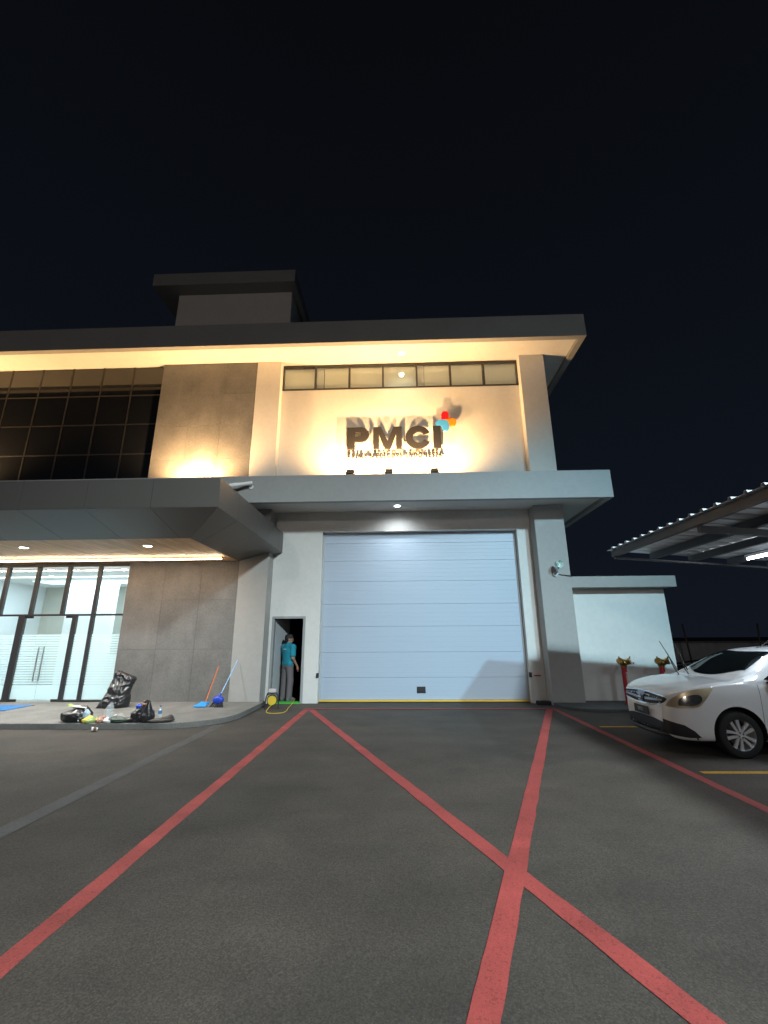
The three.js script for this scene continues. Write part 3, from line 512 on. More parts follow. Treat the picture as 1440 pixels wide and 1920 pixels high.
// ---------------------------------------------------------------- small wall fittings
{
  const t = thing('security_camera', 'white tubular security camera on the slab fascia beside the entrance canopy', 'camera', [-3.85, 5.46, -10.8]);
  part('mount', [new THREE.CylinderGeometry(0.06, 0.06, 0.03, 20).rotateX(Math.PI / 2).translate(0, 0, 0.015), cyl(0.02, 0.02, [0, 0, 0.03], [-0.05, 0.02, 0.13], 10)], M.room, t);
  part('camera_body', [cyl(0.05, 0.05, [0.06, 0.07, 0.12], [-0.46, -0.06, 0.3], 18), cyl(0.056, 0.056, [-0.3, -0.02, 0.245], [-0.47, -0.063, 0.303], 18)], M.room, t);
  part('lens', cyl(0.035, 0.035, [-0.47, -0.063, 0.303], [-0.478, -0.065, 0.306], 14), M.black, t);
}
{
  const t = thing('wall_spotlight', 'unlit round-faced spotlight on a bracket on the right column', 'spotlight', [4.12, 3.22, -11.75]);
  part('base_plate', new THREE.CylinderGeometry(0.075, 0.075, 0.04, 20).rotateX(Math.PI / 2).translate(0, 0, 0.02), M.leaf, t);
  part('arm', [cyl(0.022, 0.022, [0, 0, 0.04], [0.0, 0.05, 0.22], 10), cyl(0.022, 0.022, [0, 0.05, 0.22], [0.02, 0.16, 0.26], 10)], M.leaf, t);
  const h = group('lamp_head', t); h.position.set(0.03, 0.22, 0.3); h.rotation.set(0.15, 0.35, 0);
  part('reflector', new THREE.LatheGeometry([[0.02, -0.13], [0.05, -0.12], [0.075, -0.04], [0.098, 0.02], [0.104, 0.024], [0.104, 0.03], [0.094, 0.03], [0.07, -0.03], [0.0, -0.06]].map((p) => new THREE.Vector2(...p)), 28).rotateX(Math.PI / 2), phy({ color: lin(0.7, 0.78, 0.74), roughness: 0.3, metalness: 0.3 }), h);
  part('glass_face', new THREE.CylinderGeometry(0.093, 0.093, 0.004, 28).rotateX(Math.PI / 2).translate(0, 0, 0.026), M.glass, h);
  part('bulb', new THREE.SphereGeometry(0.028, 14, 10).translate(0, 0, -0.03), M.room, h);
  part('cable', tube([[0.04, -0.01, 0.03], [0.18, -0.03, 0.02], [0.4, -0.06, 0.02], [0.43, -0.06, -0.02]], 0.009, 24, 6), M.black, t);
}
const redPipe = phy({ color: lin(0.42, 0.015, 0.025), roughness: 0.45, clearcoat: 0.3 }), brass = phy({ color: lin(0.55, 0.36, 0.12), roughness: 0.32, metalness: 1 });
function standpipe(x, label) {
  const t = thing('standpipe', label, 'standpipe', [x, 0.072, -11.55], 0, 'red standpipes before the annex wall');
  const p = part('pipe', [cyl(0.062, 0.062, [0, 0, 0], [0, 0.86, 0], 24), cyl(0.1, 0.1, [0, 0, 0], [0, 0.02, 0], 24)], redPipe, t);
  const g = new TextGeometry('HYDRANT', { font, size: 0.05, depth: 0.002, curveSegments: 4 }); g.computeBoundingBox(); g.rotateZ(-Math.PI / 2).translate(0.0, 0.72, 0.0615);
  part('lettering', g, M.room, p);
  part('siamese_head', [new THREE.SphereGeometry(0.105, 20, 14).scale(1, 0.85, 1).translate(0, 0.93, 0.01), cyl(0.07, 0.075, [0, 0.83, 0], [0, 0.9, 0], 20)], brass, t);
  for (const s of [-1, 1]) {
    const o = part('outlet', [cyl(0.066, 0.07, [s * 0.03, 0.935, 0.03], [s * 0.1, 0.965, 0.09], 18), cyl(0.08, 0.08, [s * 0.1, 0.965, 0.09], [s * 0.128, 0.977, 0.114], 18)], brass, t);
    part('lug', [rbx(-0.014, 0.014, -0.02, 0.03, -0.014, 0.014, 0.004).translate(s * 0.13, 1.055, 0.1), rbx(-0.014, 0.014, -0.02, 0.02, -0.014, 0.014, 0.004).translate(s * 0.18, 0.93, 0.14), rbx(-0.014, 0.014, -0.02, 0.02, -0.014, 0.014, 0.004).translate(s * 0.1, 0.95, 0.17)], brass, o);
  }
}
standpipe(5.45, 'left red standpipe with brass twin outlet before the annex wall');
standpipe(6.36, 'right red standpipe with brass twin outlet, partly behind the car bonnet');
{ const t = thing('rubber_stop', 'black rubber stop at the foot of the right door jamb', 'door stop', [3.55, 0.0, -11.95]); part('block', rbx(-0.17, 0.17, 0, 0.09, -0.08, 0.08, 0.02), M.rubber, t); part('bolt', cyl(0.015, 0.015, [-0.09, 0.09, 0], [-0.09, 0.097, 0], 8), M.steel, t);
  const r = thing('red_reflector', 'small red reflector tag on the wall beside the right column', 'reflector', [3.56, 0.66, -12.2]); part('tag', rbx(-0.12, 0.06, -0.016, 0.016, 0.001, 0.012, 0.004), redPipe, r); part('screw', new THREE.CylinderGeometry(0.006, 0.006, 0.006, 8).rotateX(Math.PI / 2).translate(-0.1, 0, 0.013), M.steel, r); }
// ---------------------------------------------------------------- person in the doorway
function blobMesh(bones, lo, size, res, k) { // smooth union of tapered capsules [ax,ay,az,ar, bx,by,bz,br, (scale z)]
  const mc = new MarchingCubes(res, M.black, false, false, 120000), h = size / 2, c = [lo[0] + h, lo[1] + h, lo[2] + h];
  mc.isolation = 0;
  for (let z = 0; z < res; z++) for (let y = 0; y < res; y++) for (let x = 0; x < res; x++) {
    const p = [c[0] + (x - res / 2) / (res / 2) * h, c[1] + (y - res / 2) / (res / 2) * h, c[2] + (z - res / 2) / (res / 2) * h];
    let d = 1;
    for (const b of bones) {
      const ex = b[4] - b[0], ey = b[5] - b[1], ez = b[6] - b[2], px = p[0] - b[0], py = p[1] - b[1], pz = p[2] - b[2], L = ex * ex + ey * ey + ez * ez;
      const t = L ? Math.max(0, Math.min(1, (px * ex + py * ey + pz * ez) / L)) : 0, r = b[3] + (b[7] - b[3]) * t, q = b[8] ?? 1;
      const v = Math.hypot(px - ex * t, py - ey * t, (pz - ez * t) / q) - r, e = Math.max(0, Math.min(1, 0.5 + 0.5 * (v - d) / k));
      d = v * (1 - e) + d * e - k * e * (1 - e);
    }
    mc.field[z * res * res + y * res + x] = -d;
  }
  mc.update();
  const n = mc.count, g = new THREE.BufferGeometry(), P = new Float32Array(n * 3);
  for (let i = 0; i < n; i++) { P[i * 3] = mc.positionArray[i * 3] * h + c[0]; P[i * 3 + 1] = mc.positionArray[i * 3 + 1] * h + c[1]; P[i * 3 + 2] = mc.positionArray[i * 3 + 2] * h + c[2]; }
  g.setAttribute('position', new THREE.BufferAttribute(P, 3));
  const w = mergeVertices(g, 1e-4); w.computeVertexNormals(); return w;
}
{
  // local frame: faces -z, x to the person's right
  const skin = phy({ color: lin(0.36, 0.2, 0.13), roughness: 0.6 }), shirt = std({ color: lin(0.012, 0.22, 0.3), roughness: 0.9, bumpMap: tNoiseB, bumpScale: 0.006 }), pants = std({ color: lin(0.13, 0.115, 0.12), roughness: 0.9, bumpMap: tNoiseB, bumpScale: 0.006 });
  const p = thing('person', 'person in a teal T-shirt and grey trousers standing in the service doorway, back turned', 'person', [-3.06, 0.03, -12.5], -0.62);
  const hand = (x, y, z) => { // relaxed right hand, fingers slightly curled forwards and down
    const b = [[x, y, z, 0.03, x + 0.005, y - 0.075, z - 0.03, 0.036, 0.7]];
    [[-0.03, 0.066], [-0.011, 0.078], [0.009, 0.073], [0.027, 0.056]].forEach(([o, l]) => { const kx = x + 0.005, ky = y - 0.085, kz = z - 0.035 + o; b.push([kx, ky + 0.01, kz, 0.0105, kx - 0.002, ky - l * 0.5, kz - 0.014, 0.0095], [kx - 0.002, ky - l * 0.5, kz - 0.014, 0.0095, kx - 0.014, ky - l, kz - 0.032, 0.0078]); });
    b.push([x, y - 0.025, z - 0.045, 0.013, x - 0.018, y - 0.06, z - 0.085, 0.0105], [x - 0.018, y - 0.06, z - 0.085, 0.0105, x - 0.022, y - 0.095, z - 0.095, 0.009]); return b;
  };
  const RS = [0.19, 1.36, 0.0], RE = [0.235, 1.08, 0.03], RW = [0.22, 0.88, -0.13], LS = [-0.19, 1.36, 0], LE = [-0.22, 1.08, -0.05], LW = [-0.17, 0.95, -0.24];
  const core = [[0, 1.38, 0.0, 0.06, 0, 1.5, -0.02, 0.052], [...RS, 0.048, ...RE, 0.041], [...RE, 0.04, ...RW, 0.028], [...LS, 0.048, ...LE, 0.041], [...LE, 0.04, ...LW, 0.028], [0, 1.02, 0, 0.13, 0, 1.3, 0, 0.145, 0.72], [-0.17, 1.36, 0, 0.06, 0.17, 1.36, 0, 0.06],
    [-0.09, 0.92, 0, 0.09, -0.1, 0.5, 0.0, 0.06], [0.09, 0.92, 0, 0.09, 0.11, 0.5, -0.01, 0.06], [-0.1, 0.5, 0, 0.058, -0.1, 0.1, 0.03, 0.04], [0.11, 0.5, -0.01, 0.058, 0.12, 0.1, 0.02, 0.04]];
  const body = blobMesh(core, [-0.85, 0, -0.85], 1.7, 96, 0.03);
  // head turned to the right: its own finer grid, turned about the neck
  const hd = blobMesh([[0, 1.585, 0.012, 0.082, 0, 1.6, -0.02, 0.08, 1.12], [0, 1.53, -0.035, 0.058, 0, 1.5, -0.06, 0.035], [0, 1.46, 0.0, 0.05, 0, 1.55, 0, 0.052], [0, 1.575, -0.098, 0.013, 0, 1.545, -0.118, 0.014], [-0.012, 1.512, -0.094, 0.011, 0.012, 1.512, -0.094, 0.011], [0.082, 1.58, 0.005, 0.012, 0.085, 1.545, 0, 0.01, 1.5], [-0.082, 1.58, 0.005, 0.012, -0.085, 1.545, 0, 0.01, 1.5], [-0.045, 1.6, -0.085, 0.016, 0.045, 1.6, -0.085, 0.016]], [-0.16, 1.42, -0.16], 0.32, 72, 0.016);
  const turn = (g) => g.translate(0, 0, 0).rotateY(-0.75);
  turn(hd);
  const hR = blobMesh(hand(...RW), [RW[0] - 0.13, RW[1] - 0.21, RW[2] - 0.17], 0.26, 72, 0.008), hL = blobMesh(hand(...LW).map((b) => b.map((v, i) => (i === 0 || i === 4) ? 2 * LW[0] - v : v)), [LW[0] - 0.13, LW[1] - 0.21, LW[2] - 0.17], 0.26, 72, 0.008);
  raw('body', mergeGeometries([body, hd, hR, hL]), skin, p);
  const eyeG = [-1, 1].map((s) => new THREE.SphereGeometry(0.011, 10, 8).translate(s * 0.032, 1.578, -0.093)); raw('eyes', turn(mergeGeometries(eyeG)), phy({ color: lin(0.05, 0.03, 0.02), roughness: 0.2 }), p);
  const hair = turn(blobMesh([[0, 1.62, 0.02, 0.092, 0, 1.625, -0.025, 0.088, 1.08], [0, 1.55, 0.05, 0.07, 0, 1.5, 0.05, 0.045], [0.06, 1.58, 0.03, 0.04, -0.06, 1.58, 0.03, 0.04], [-0.03, 1.665, -0.045, 0.035, 0.04, 1.665, -0.045, 0.035]], [-0.18, 1.36, -0.18], 0.36, 60, 0.02));
  raw('hair', hair, std({ color: lin(0.012, 0.01, 0.009), roughness: 0.7, bumpMap: tNoiseB, bumpScale: 0.01 }), p);
  const mid = (a, b, t) => a.map((v, i) => v + (b[i] - v) * t);
  const sh = blobMesh([[0, 1.0, 0.0, 0.168, 0, 1.25, 0.0, 0.178, 0.74], [0, 1.25, 0, 0.175, 0, 1.36, 0, 0.13, 0.7], [-0.17, 1.37, 0, 0.075, 0.17, 1.37, 0, 0.075], [0, 1.4, 0, 0.08, 0, 1.45, -0.005, 0.066], [...RS, 0.076, ...mid(RS, RE, 0.72), 0.074], [...LS, 0.076, ...mid(LS, LE, 0.72), 0.074], [-0.09, 0.93, 0.01, 0.1, 0.09, 0.93, 0.01, 0.1]], [-0.5, 0.6, -0.5], 1.0, 84, 0.035);
  raw('shirt', mUV(sh.clone()), shirt, p);
  raw('shirt_print', mUV(new THREE.CylinderGeometry(0.17, 0.17, 0.018, 20, 1, true, -0.42, 0.84).scale(1, 1, 0.82).translate(0, 1.31, 0.006)), std({ color: lin(0.5, 0.65, 0.68), roughness: 0.9, side: THREE.DoubleSide }), p);
  const tr = blobMesh([[-0.08, 0.87, 0, 0.1, -0.105, 0.5, 0.0, 0.086], [0.08, 0.87, 0, 0.1, 0.115, 0.5, -0.01, 0.086], [-0.105, 0.5, 0, 0.086, -0.1, 0.09, 0.03, 0.078], [0.115, 0.5, -0.01, 0.086, 0.125, 0.09, 0.02, 0.078], [-0.06, 0.88, 0.01, 0.1, 0.06, 0.88, 0.01, 0.1]], [-0.55, 0, -0.55], 1.1, 84, 0.022);
  raw('trousers', mUV(tr.clone()), pants, p);
  for (const [x, z] of [[-0.1, 0.02], [0.125, 0.01]]) raw('shoe', blobMesh([[x, 0.05, z + 0.05, 0.05, x, 0.045, z - 0.09, 0.048], [x, 0.035, z - 0.1, 0.044, x, 0.032, z - 0.17, 0.036], [x, 0.02, z + 0.06, 0.035, x, 0.02, z - 0.16, 0.035]], [x - 0.17, -0.02, z - 0.23], 0.34, 48, 0.02), std({ color: lin(0.16, 0.15, 0.14), roughness: 0.8 }), p);
}

// ---------------------------------------------------------------- parked car (nose towards -x, its left side to the camera)
{
  const car = thing('parked_car', 'white people carrier parked nose-in under the carport with raised wipers', 'car', [3.86, 0, -7.72]);
  const paint = phy({ color: lin(0.8, 0.81, 0.82), roughness: 0.32, clearcoat: 1, clearcoatRoughness: 0.04 }), blackPl = std({ color: lin(0.018, 0.018, 0.02), roughness: 0.6 }), chrome = phy({ color: lin(0.75, 0.75, 0.77), roughness: 0.1, metalness: 1 });
  const tint = phy({ color: lin(0.006, 0.008, 0.008), roughness: 0.03, ior: 1.55, clearcoat: 0.6, clearcoatRoughness: 0.02 });
  const curve = (pts) => { const xs = pts.map((p) => p[0]), ys = pts.map((p) => p[1]); return (u) => { let i = 0; while (i < xs.length - 2 && u > xs[i + 1]) i++; const t = Math.max(0, Math.min(1, (u - xs[i]) / (xs[i + 1] - xs[i]))), h = xs[i + 1] - xs[i]; const m = (k) => k <= 0 || k >= xs.length - 1 ? 0.5 * (ys[Math.min(k + 1, ys.length - 1)] - ys[Math.max(k - 1, 0)]) / h * 0.6 : (ys[k + 1] - ys[k - 1]) / (xs[k + 1] - xs[k - 1]); const a = t * t * t, b = t * t; return (2 * a - 3 * b + 1) * ys[i] + (a - 2 * b + t) * h * m(i) + (-2 * a + 3 * b) * ys[i + 1] + (a - b) * h * m(i + 1); }; };
  const W = curve([[0, 0.5], [0.05, 0.6], [0.13, 0.69], [0.26, 0.765], [0.45, 0.81], [0.8, 0.835], [1.5, 0.845], [3.6, 0.84], [4.1, 0.79], [4.32, 0.7], [4.4, 0.6]]);
  const YB = curve([[0, 0.3], [0.06, 0.23], [0.2, 0.2], [0.6, 0.2], [3.8, 0.2], [4.2, 0.28], [4.4, 0.36]]);
  const YS = curve([[0, 0.735], [0.06, 0.785], [0.2, 0.845], [0.5, 0.92], [0.9, 0.955], [1.3, 0.965], [2.2, 0.97], [3.6, 0.99], [4.2, 0.95], [4.4, 0.85]]);
  const YT = curve([[0, 0.76], [0.06, 0.825], [0.2, 0.89], [0.5, 0.965], [0.8, 1.005], [0.98, 1.02], [1.15, 1.12], [1.55, 1.335], [1.8, 1.415], [2.1, 1.455], [2.7, 1.475], [3.4, 1.45], [3.9, 1.37], [4.2, 1.12], [4.33, 0.98], [4.4, 0.87]]);
  const WT = curve([[0, 0.44], [0.2, 0.66], [0.5, 0.72], [0.9, 0.735], [1.2, 0.69], [1.6, 0.6], [1.9, 0.565], [3.2, 0.56], [3.9, 0.54], [4.3, 0.58], [4.4, 0.5]]);
  const NU = 120, NV = 44, us = []; for (let i = 0; i <= NU; i++) { const t = i / NU; us.push(4.4 * (t < 0.5 ? 2 * t * t * 0.6 + t * 0.4 : 1 - (2 * (1 - t) * (1 - t) * 0.6 + (1 - t) * 0.4))); }
  const section = (u) => {
    const w = W(u), b = YB(u), s = YS(u), t = Math.max(YT(u), s + 0.02), wt = Math.min(WT(u), w * 0.93), g = Math.max(0, Math.min(1, (t - s - 0.09) / 0.2));
    const ctl = [[0, b], [w * 0.6, b], [w * 0.93, b + 0.01], [w * 0.99, b + 0.1], [w, (b + s) * 0.48], [w * 0.995, s - 0.16], [w * (0.982 - 0.01 * (1 - g)), s - 0.05], [w * 0.955, s + 0.004 - 0.004 * g], [w * 0.955 * (1 - g) * 1 + (wt + (w * 0.955 - wt) * 0.9) * g - 0.03 * (1 - g), s + (t - s) * (0.32 - 0.14 * g)], [wt + (w * 0.95 - wt) * 0.34 * g, s + (t - s) * (0.55 + 0.05 * g)], [wt * 0.97, t - (0.018 + 0.05 * g)], [wt * 0.82, t - 0.014 - 0.006 * g], [wt * 0.45, t - 0.003], [0, t]];
    const cv = new THREE.CatmullRomCurve3(ctl.map((p) => V3(p[0], p[1], 0)), false, 'catmullrom', 0.35), out = [];
    for (let j = 0; j <= NV; j++) { const q = cv.getPoint(j / NV); out.push([q.x, q.y]); } return out;
  };
  const P = [], I = [], ring = 2 * NV;
  for (const u of us) { const s = section(u); for (let j = 0; j <= NV; j++) P.push(u, s[j][1], s[j][0]); for (let j = NV - 1; j > 0; j--) P.push(u, s[j][1], -s[j][0]); }
  for (let i = 0; i < NU; i++) for (let j = 0; j < ring; j++) { const a = i * ring + j, b = i * ring + (j + 1) % ring, c = a + ring, d = b + ring; I.push(a, b, c, b, d, c); }
  for (const [i, f] of [[0, 1], [NU, -1]]) { const c0 = P.length / 3; let cy = 0; for (let j = 0; j < ring; j++) cy += P[(i * ring + j) * 3 + 1] / ring; P.push(us[i] - 0.012 * f, cy, 0); for (let j = 0; j < ring; j++) { const a = i * ring + j, b = i * ring + (j + 1) % ring; f > 0 ? I.push(c0, b, a) : I.push(c0, a, b); } }
  const bg = new THREE.BufferGeometry(); bg.setAttribute('position', new THREE.Float32BufferAttribute(P, 3)); bg.setIndex(I); bg.computeVertexNormals();
  { const p = bg.attributes.position, a = V3(), b = V3(), c = V3(); let vol = 0; for (let i = 0; i < I.length; i += 3) { a.fromBufferAttribute(p, I[i]); b.fromBufferAttribute(p, I[i + 1]); c.fromBufferAttribute(p, I[i + 2]); vol += a.dot(b.cross(c)); } if (vol < 0) { const ix = bg.index.array; for (let i = 0; i < ix.length; i += 3) { const t = ix[i]; ix[i] = ix[i + 1]; ix[i + 1] = t; } bg.computeVertexNormals(); } }
  bg.setAttribute('uv', new THREE.Float32BufferAttribute(new Float32Array(P.length / 3 * 2), 2));
  const solid = new THREE.Mesh(bg, paint); solid.updateMatrixWorld(); const bvh = new MeshBVH(bg.clone()), ry = new THREE.Ray();
  const WX = [0.87, 3.47], WY = 0.3, WR = 0.3;
  let cut = new Brush(bg.clone(), paint); cut.updateMatrixWorld(); const ev = new Evaluator(); ev.attributes = ['position', 'normal', 'uv']; ev.useGroups = true;
  for (const x of WX) for (const s of [-1, 1]) { const g = new THREE.CylinderGeometry(0.355, 0.355, 0.34, 40).rotateX(Math.PI / 2).translate(x, WY + 0.015, s * 0.76), b = new Brush(g, blackPl); b.updateMatrixWorld(); cut = ev.evaluate(cut, b, SUBTRACTION); }
  const body = new THREE.Mesh(cut.geometry, cut.material); body.name = 'body'; body.castShadow = body.receiveShadow = true; car.add(body);
  // a patch laid on the body: polygon pts in the plane spanned by ax, ay, thrown along dir
  const tess = new TessellateModifier(0.035, 7);
  function patch(name, pts, ax, ay, dir, o, m, off, parent = car, smooth = true, label) {
    const s = new THREE.Shape(); const v2 = pts.map((p) => new THREE.Vector2(...p));
    if (smooth) s.setFromPoints(new THREE.SplineCurve([...v2, v2[0]]).getPoints(pts.length * 5).slice(0, -1)); else s.setFromPoints(v2);
    let g = tess.modify(new THREE.ShapeGeometry(s).toNonIndexed()); const p = g.attributes.position, A = V3(...ax), Bv = V3(...ay), D = V3(...dir).normalize(), O = V3(...o), keep = [];
    for (let i = 0; i < p.count; i++) { const q = O.clone().addScaledVector(A, p.getX(i)).addScaledVector(Bv, p.getY(i)); ry.set(q, D); const h = bvh.raycastFirst(ry, THREE.DoubleSide); if (h) { const n = h.face.normal.clone(); if (n.dot(D) > 0) n.negate(); const w = h.point.addScaledVector(n, off); p.setXYZ(i, w.x, w.y, w.z); keep.push(1); } else { p.setXYZ(i, NaN, 0, 0); keep.push(0); } }
    const v = []; for (let i = 0; i < p.count; i += 3) if (keep[i] && keep[i + 1] && keep[i + 2]) { for (let k = 0; k < 3; k++) v.push(p.getX(i + k), p.getY(i + k), p.getZ(i + k)); }
    g = new THREE.BufferGeometry(); g.setAttribute('position', new THREE.Float32BufferAttribute(v, 3)); g = mergeVertices(g, 1e-4); g.computeVertexNormals(); m.side = THREE.DoubleSide;
    return raw(name, g, m, parent, label);
  }
  const top = { ax: [1, 0, 0], ay: [0, 0, 1], dir: [0, -1, 0], o: [0, 3, 0] }, near = { ax: [1, 0, 0], ay: [0, 1, 0], dir: [0, 0, -1], o: [0, 0, 2] }, far = { ax: [1, 0, 0], ay: [0, 1, 0], dir: [0, 0, 1], o: [0, 0, -2] }, front = { ax: [0, 0, 1], ay: [0, 1, 0], dir: [1, 0, 0], o: [-1, 0, 0] };
  const put = (n, pts, d, m, off = 0.005, smooth = true, parent, label) => patch(n, pts, d.ax, d.ay, d.dir, d.o, m, off, parent, smooth, label);
  // windscreen, side and rear glass
  const ws = []; for (let k = 0; k <= 10; k++) { const z = -0.63 + 1.26 * k / 10; ws.push([1.03 + 0.24 * Math.pow(Math.abs(z) / 0.66, 2.4), z]); } for (let k = 10; k >= 0; k--) { const z = -0.5 + 1.0 * k / 10; ws.push([1.68 + 0.13 * Math.pow(Math.abs(z) / 0.55, 2), z]); }
  put('windscreen', ws, top, tint, 0.006, false);
  put('rear_window', [[3.95, -0.45], [3.95, 0.45], [4.2, 0.5], [4.2, -0.5]], top, tint, 0.006, false);
  for (const d of [near, far]) {
    put('side_window', [[1.36, 1.02], [1.5, 1.09], [1.82, 1.29], [2.02, 1.335], [2.25, 1.345], [2.26, 1.02]], d, tint, 0.006, false);
    put('side_window', [[2.36, 1.02], [2.35, 1.345], [3.1, 1.335], [3.18, 1.03]], d, tint, 0.006, false);
    put('side_window', [[3.26, 1.03], [3.2, 1.33], [3.6, 1.28], [3.8, 1.1], [3.78, 1.04]], d, tint, 0.006, false);
    for (const x of [1.2, 2.31, 3.2]) put('door_seam', [[x - 0.003, 0.33], [x + 0.003, 0.33], [x + 0.003 + (x < 2 ? 0.04 : 0), 0.96], [x - 0.003 + (x < 2 ? 0.04 : 0), 0.96]], d, blackPl, 0.0015, false);
    put('sill_trim', [[1.24, 0.21], [3.08, 0.21], [3.08, 0.29], [1.24, 0.29]], d, blackPl, 0.004, false);
    for (const x of [2.1, 2.95]) { const s = d === near ? 1 : -1; part('door_handle', rbx(x - 0.09, x + 0.09, 0.83, 0.86, s * 0.84 - 0.012, s * 0.84 + 0.03, 0.01), paint, car); }
  }
  // nose: grille, badge, headlights, plate, lower black intake
  put('grille', [[-0.58, 0.715], [-0.55, 0.765], [-0.2, 0.788], [0, 0.793], [0.2, 0.788], [0.55, 0.765], [0.58, 0.715], [0.47, 0.66], [0.2, 0.632], [0, 0.625], [-0.2, 0.632], [-0.47, 0.66]], front, blackPl, 0.004);
  put('grille_chrome', [[-0.57, 0.775], [-0.2, 0.798], [0, 0.803], [0.2, 0.798], [0.57, 0.775], [0.57, 0.762], [0.2, 0.785], [0, 0.79], [-0.2, 0.785], [-0.57, 0.762]], front, chrome, 0.012, false);
  for (const s of [-1, 1]) put('grille_bar', [[s * 0.11, 0.718], [s * 0.3, 0.726], [s * 0.54, 0.735], [s * 0.53, 0.708], [s * 0.3, 0.694], [s * 0.11, 0.682]], front, std({ color: lin(0.35, 0.35, 0.37), roughness: 0.3, metalness: 0.8 }), 0.014, false);
  put('grille_chrome', [[-0.5, 0.668], [-0.25, 0.642], [0, 0.634], [0.25, 0.642], [0.5, 0.668], [0.47, 0.648], [0.25, 0.622], [0, 0.612], [-0.25, 0.622], [-0.47, 0.648]], front, chrome, 0.01, false);
  put('badge_mount', [[-0.12, 0.790], [0.12, 0.790], [0.075, 0.700], [0.05, 0.635], [-0.05, 0.635], [-0.075, 0.700]], front, std({ color: lin(0.3, 0.3, 0.33), roughness: 0.35, metalness: 0.7 }), 0.018, false);
  part('badge', [new THREE.TorusGeometry(0.042, 0.009, 8, 28).rotateY(Math.PI / 2).translate(-0.036, 0.708, 0), rbx(-0.045, -0.03, 0.698, 0.718, -0.055, 0.055, 0.003)], chrome, car);
  const dg = 0.7071;
  for (const s of [1, -1]) {
    const d = { ax: [dg, 0, s * dg], ay: [0, 1, 0], dir: [dg, 0, -s * dg], o: [-1, 0, s * 1.0] }; // seen from the corner
    const hl = [[0.43, 0.645], [0.6, 0.635], [0.8, 0.65], [0.87, 0.7], [0.95, 0.81], [1.0, 0.905], [0.96, 0.915], [0.84, 0.895], [0.7, 0.85], [0.57, 0.785], [0.48, 0.715]], cx = 0.7, cy = 0.75;
    const base = put('headlight', hl, d, phy({ color: lin(0.6, 0.52, 0.38), roughness: 0.34, metalness: 0.6 }), 0.004);
    put('headlight_bowl', [[0.6, 0.665], [0.74, 0.665], [0.84, 0.7], [0.88, 0.77], [0.84, 0.82], [0.72, 0.8], [0.62, 0.75]], d, phy({ color: lin(0.4, 0.42, 0.45), roughness: 0.16, metalness: 0.9 }), 0.007, true, base);
    put('headlight_glass', hl.map(([a, b]) => [cx + (a - cx) * 0.98, cy + (b - cy) * 0.97]), d, phy({ color: lin(0.97, 0.95, 0.9), roughness: 0.03, transmission: 1, thickness: 0 }), 0.012, true, base);
    put('fog_recess', [[0.36, 0.27], [0.68, 0.25], [0.8, 0.26], [0.74, 0.34], [0.64, 0.41], [0.36, 0.465]], d, blackPl, 0.006, false);
  }
  put('lower_intake', [[-0.58, 0.3], [-0.5, 0.42], [-0.3, 0.445], [0, 0.45], [0.3, 0.445], [0.5, 0.42], [0.58, 0.3], [0.5, 0.26], [0, 0.255], [-0.5, 0.26]], front, blackPl, 0.006, false);
  { const lip = []; for (let k = 0; k <= 24; k++) { const a = -1 + 2 * k / 24; lip.push([0.34 * a * a * a * a - 0.028 + 0.02 * a * a, 0.255, a * 0.74]); } part('bumper_lip', tube(lip, 0.035, 60, 8).scale(1, 0.9, 1).translate(0, 0.02, 0), blackPl, car); }
  { const pl = group('licence_plate', car); pl.position.set(-0.03, 0.525, 0); pl.rotation.y = -Math.PI / 2;
    part('plate', rbx(-0.21, 0.21, -0.06, 0.06, 0, 0.012, 0.006), M.black, pl); const g = new TextGeometry('1312', { font, size: 0.05, depth: 0.002, curveSegments: 4 }); part('plate_digits', g.translate(-0.1, -0.02, 0.0125), M.leaf, pl); }
  // wheels
  const tyreG = new THREE.LatheGeometry([[0.2, -0.09], [0.215, -0.1], [0.27, -0.1], [0.293, -0.085], [0.3, -0.06], [0.3, 0.06], [0.293, 0.085], [0.27, 0.1], [0.215, 0.1], [0.2, 0.09]].map((p) => new THREE.Vector2(...p)), 56).rotateX(Math.PI / 2);
  const alloy = phy({ color: lin(0.75, 0.76, 0.78), roughness: 0.35, metalness: 0.5 });
  const rimG = [new THREE.LatheGeometry([[0.2, -0.09], [0.196, 0.04], [0.2, 0.09], [0.212, 0.094], [0.21, 0.085], [0.205, -0.09]].map((p) => new THREE.Vector2(...p)), 48).rotateX(Math.PI / 2), new THREE.CylinderGeometry(0.045, 0.05, 0.03, 20).rotateX(Math.PI / 2).translate(0, 0, 0.07)];
  for (let k = 0; k < 5; k++) for (const s of [-1, 1]) { const sh = new THREE.Shape(); sh.moveTo(s * 0.008, 0.03); sh.lineTo(s * 0.03, 0.035); sh.lineTo(s * 0.068, 0.2); sh.lineTo(s * 0.028, 0.205); sh.closePath(); rimG.push(new THREE.ExtrudeGeometry(sh, { depth: 0.022, bevelEnabled: true, bevelSize: 0.004, bevelThickness: 0.005, bevelSegments: 1 }).translate(0, 0, 0.052).rotateZ(k * Math.PI * 0.4 + 0.3)); }
  const rimM = mergeGeometries(rimG.map(mUV)), discG = new THREE.CylinderGeometry(0.14, 0.14, 0.012, 32).rotateX(Math.PI / 2).translate(0, 0, -0.01), nutG = mergeGeometries([0, 1, 2, 3].map((k) => new THREE.CylinderGeometry(0.009, 0.009, 0.012, 8).rotateX(Math.PI / 2).translate(Math.cos(k * 1.571 + 0.4) * 0.033, Math.sin(k * 1.571 + 0.4) * 0.033, 0.088)));
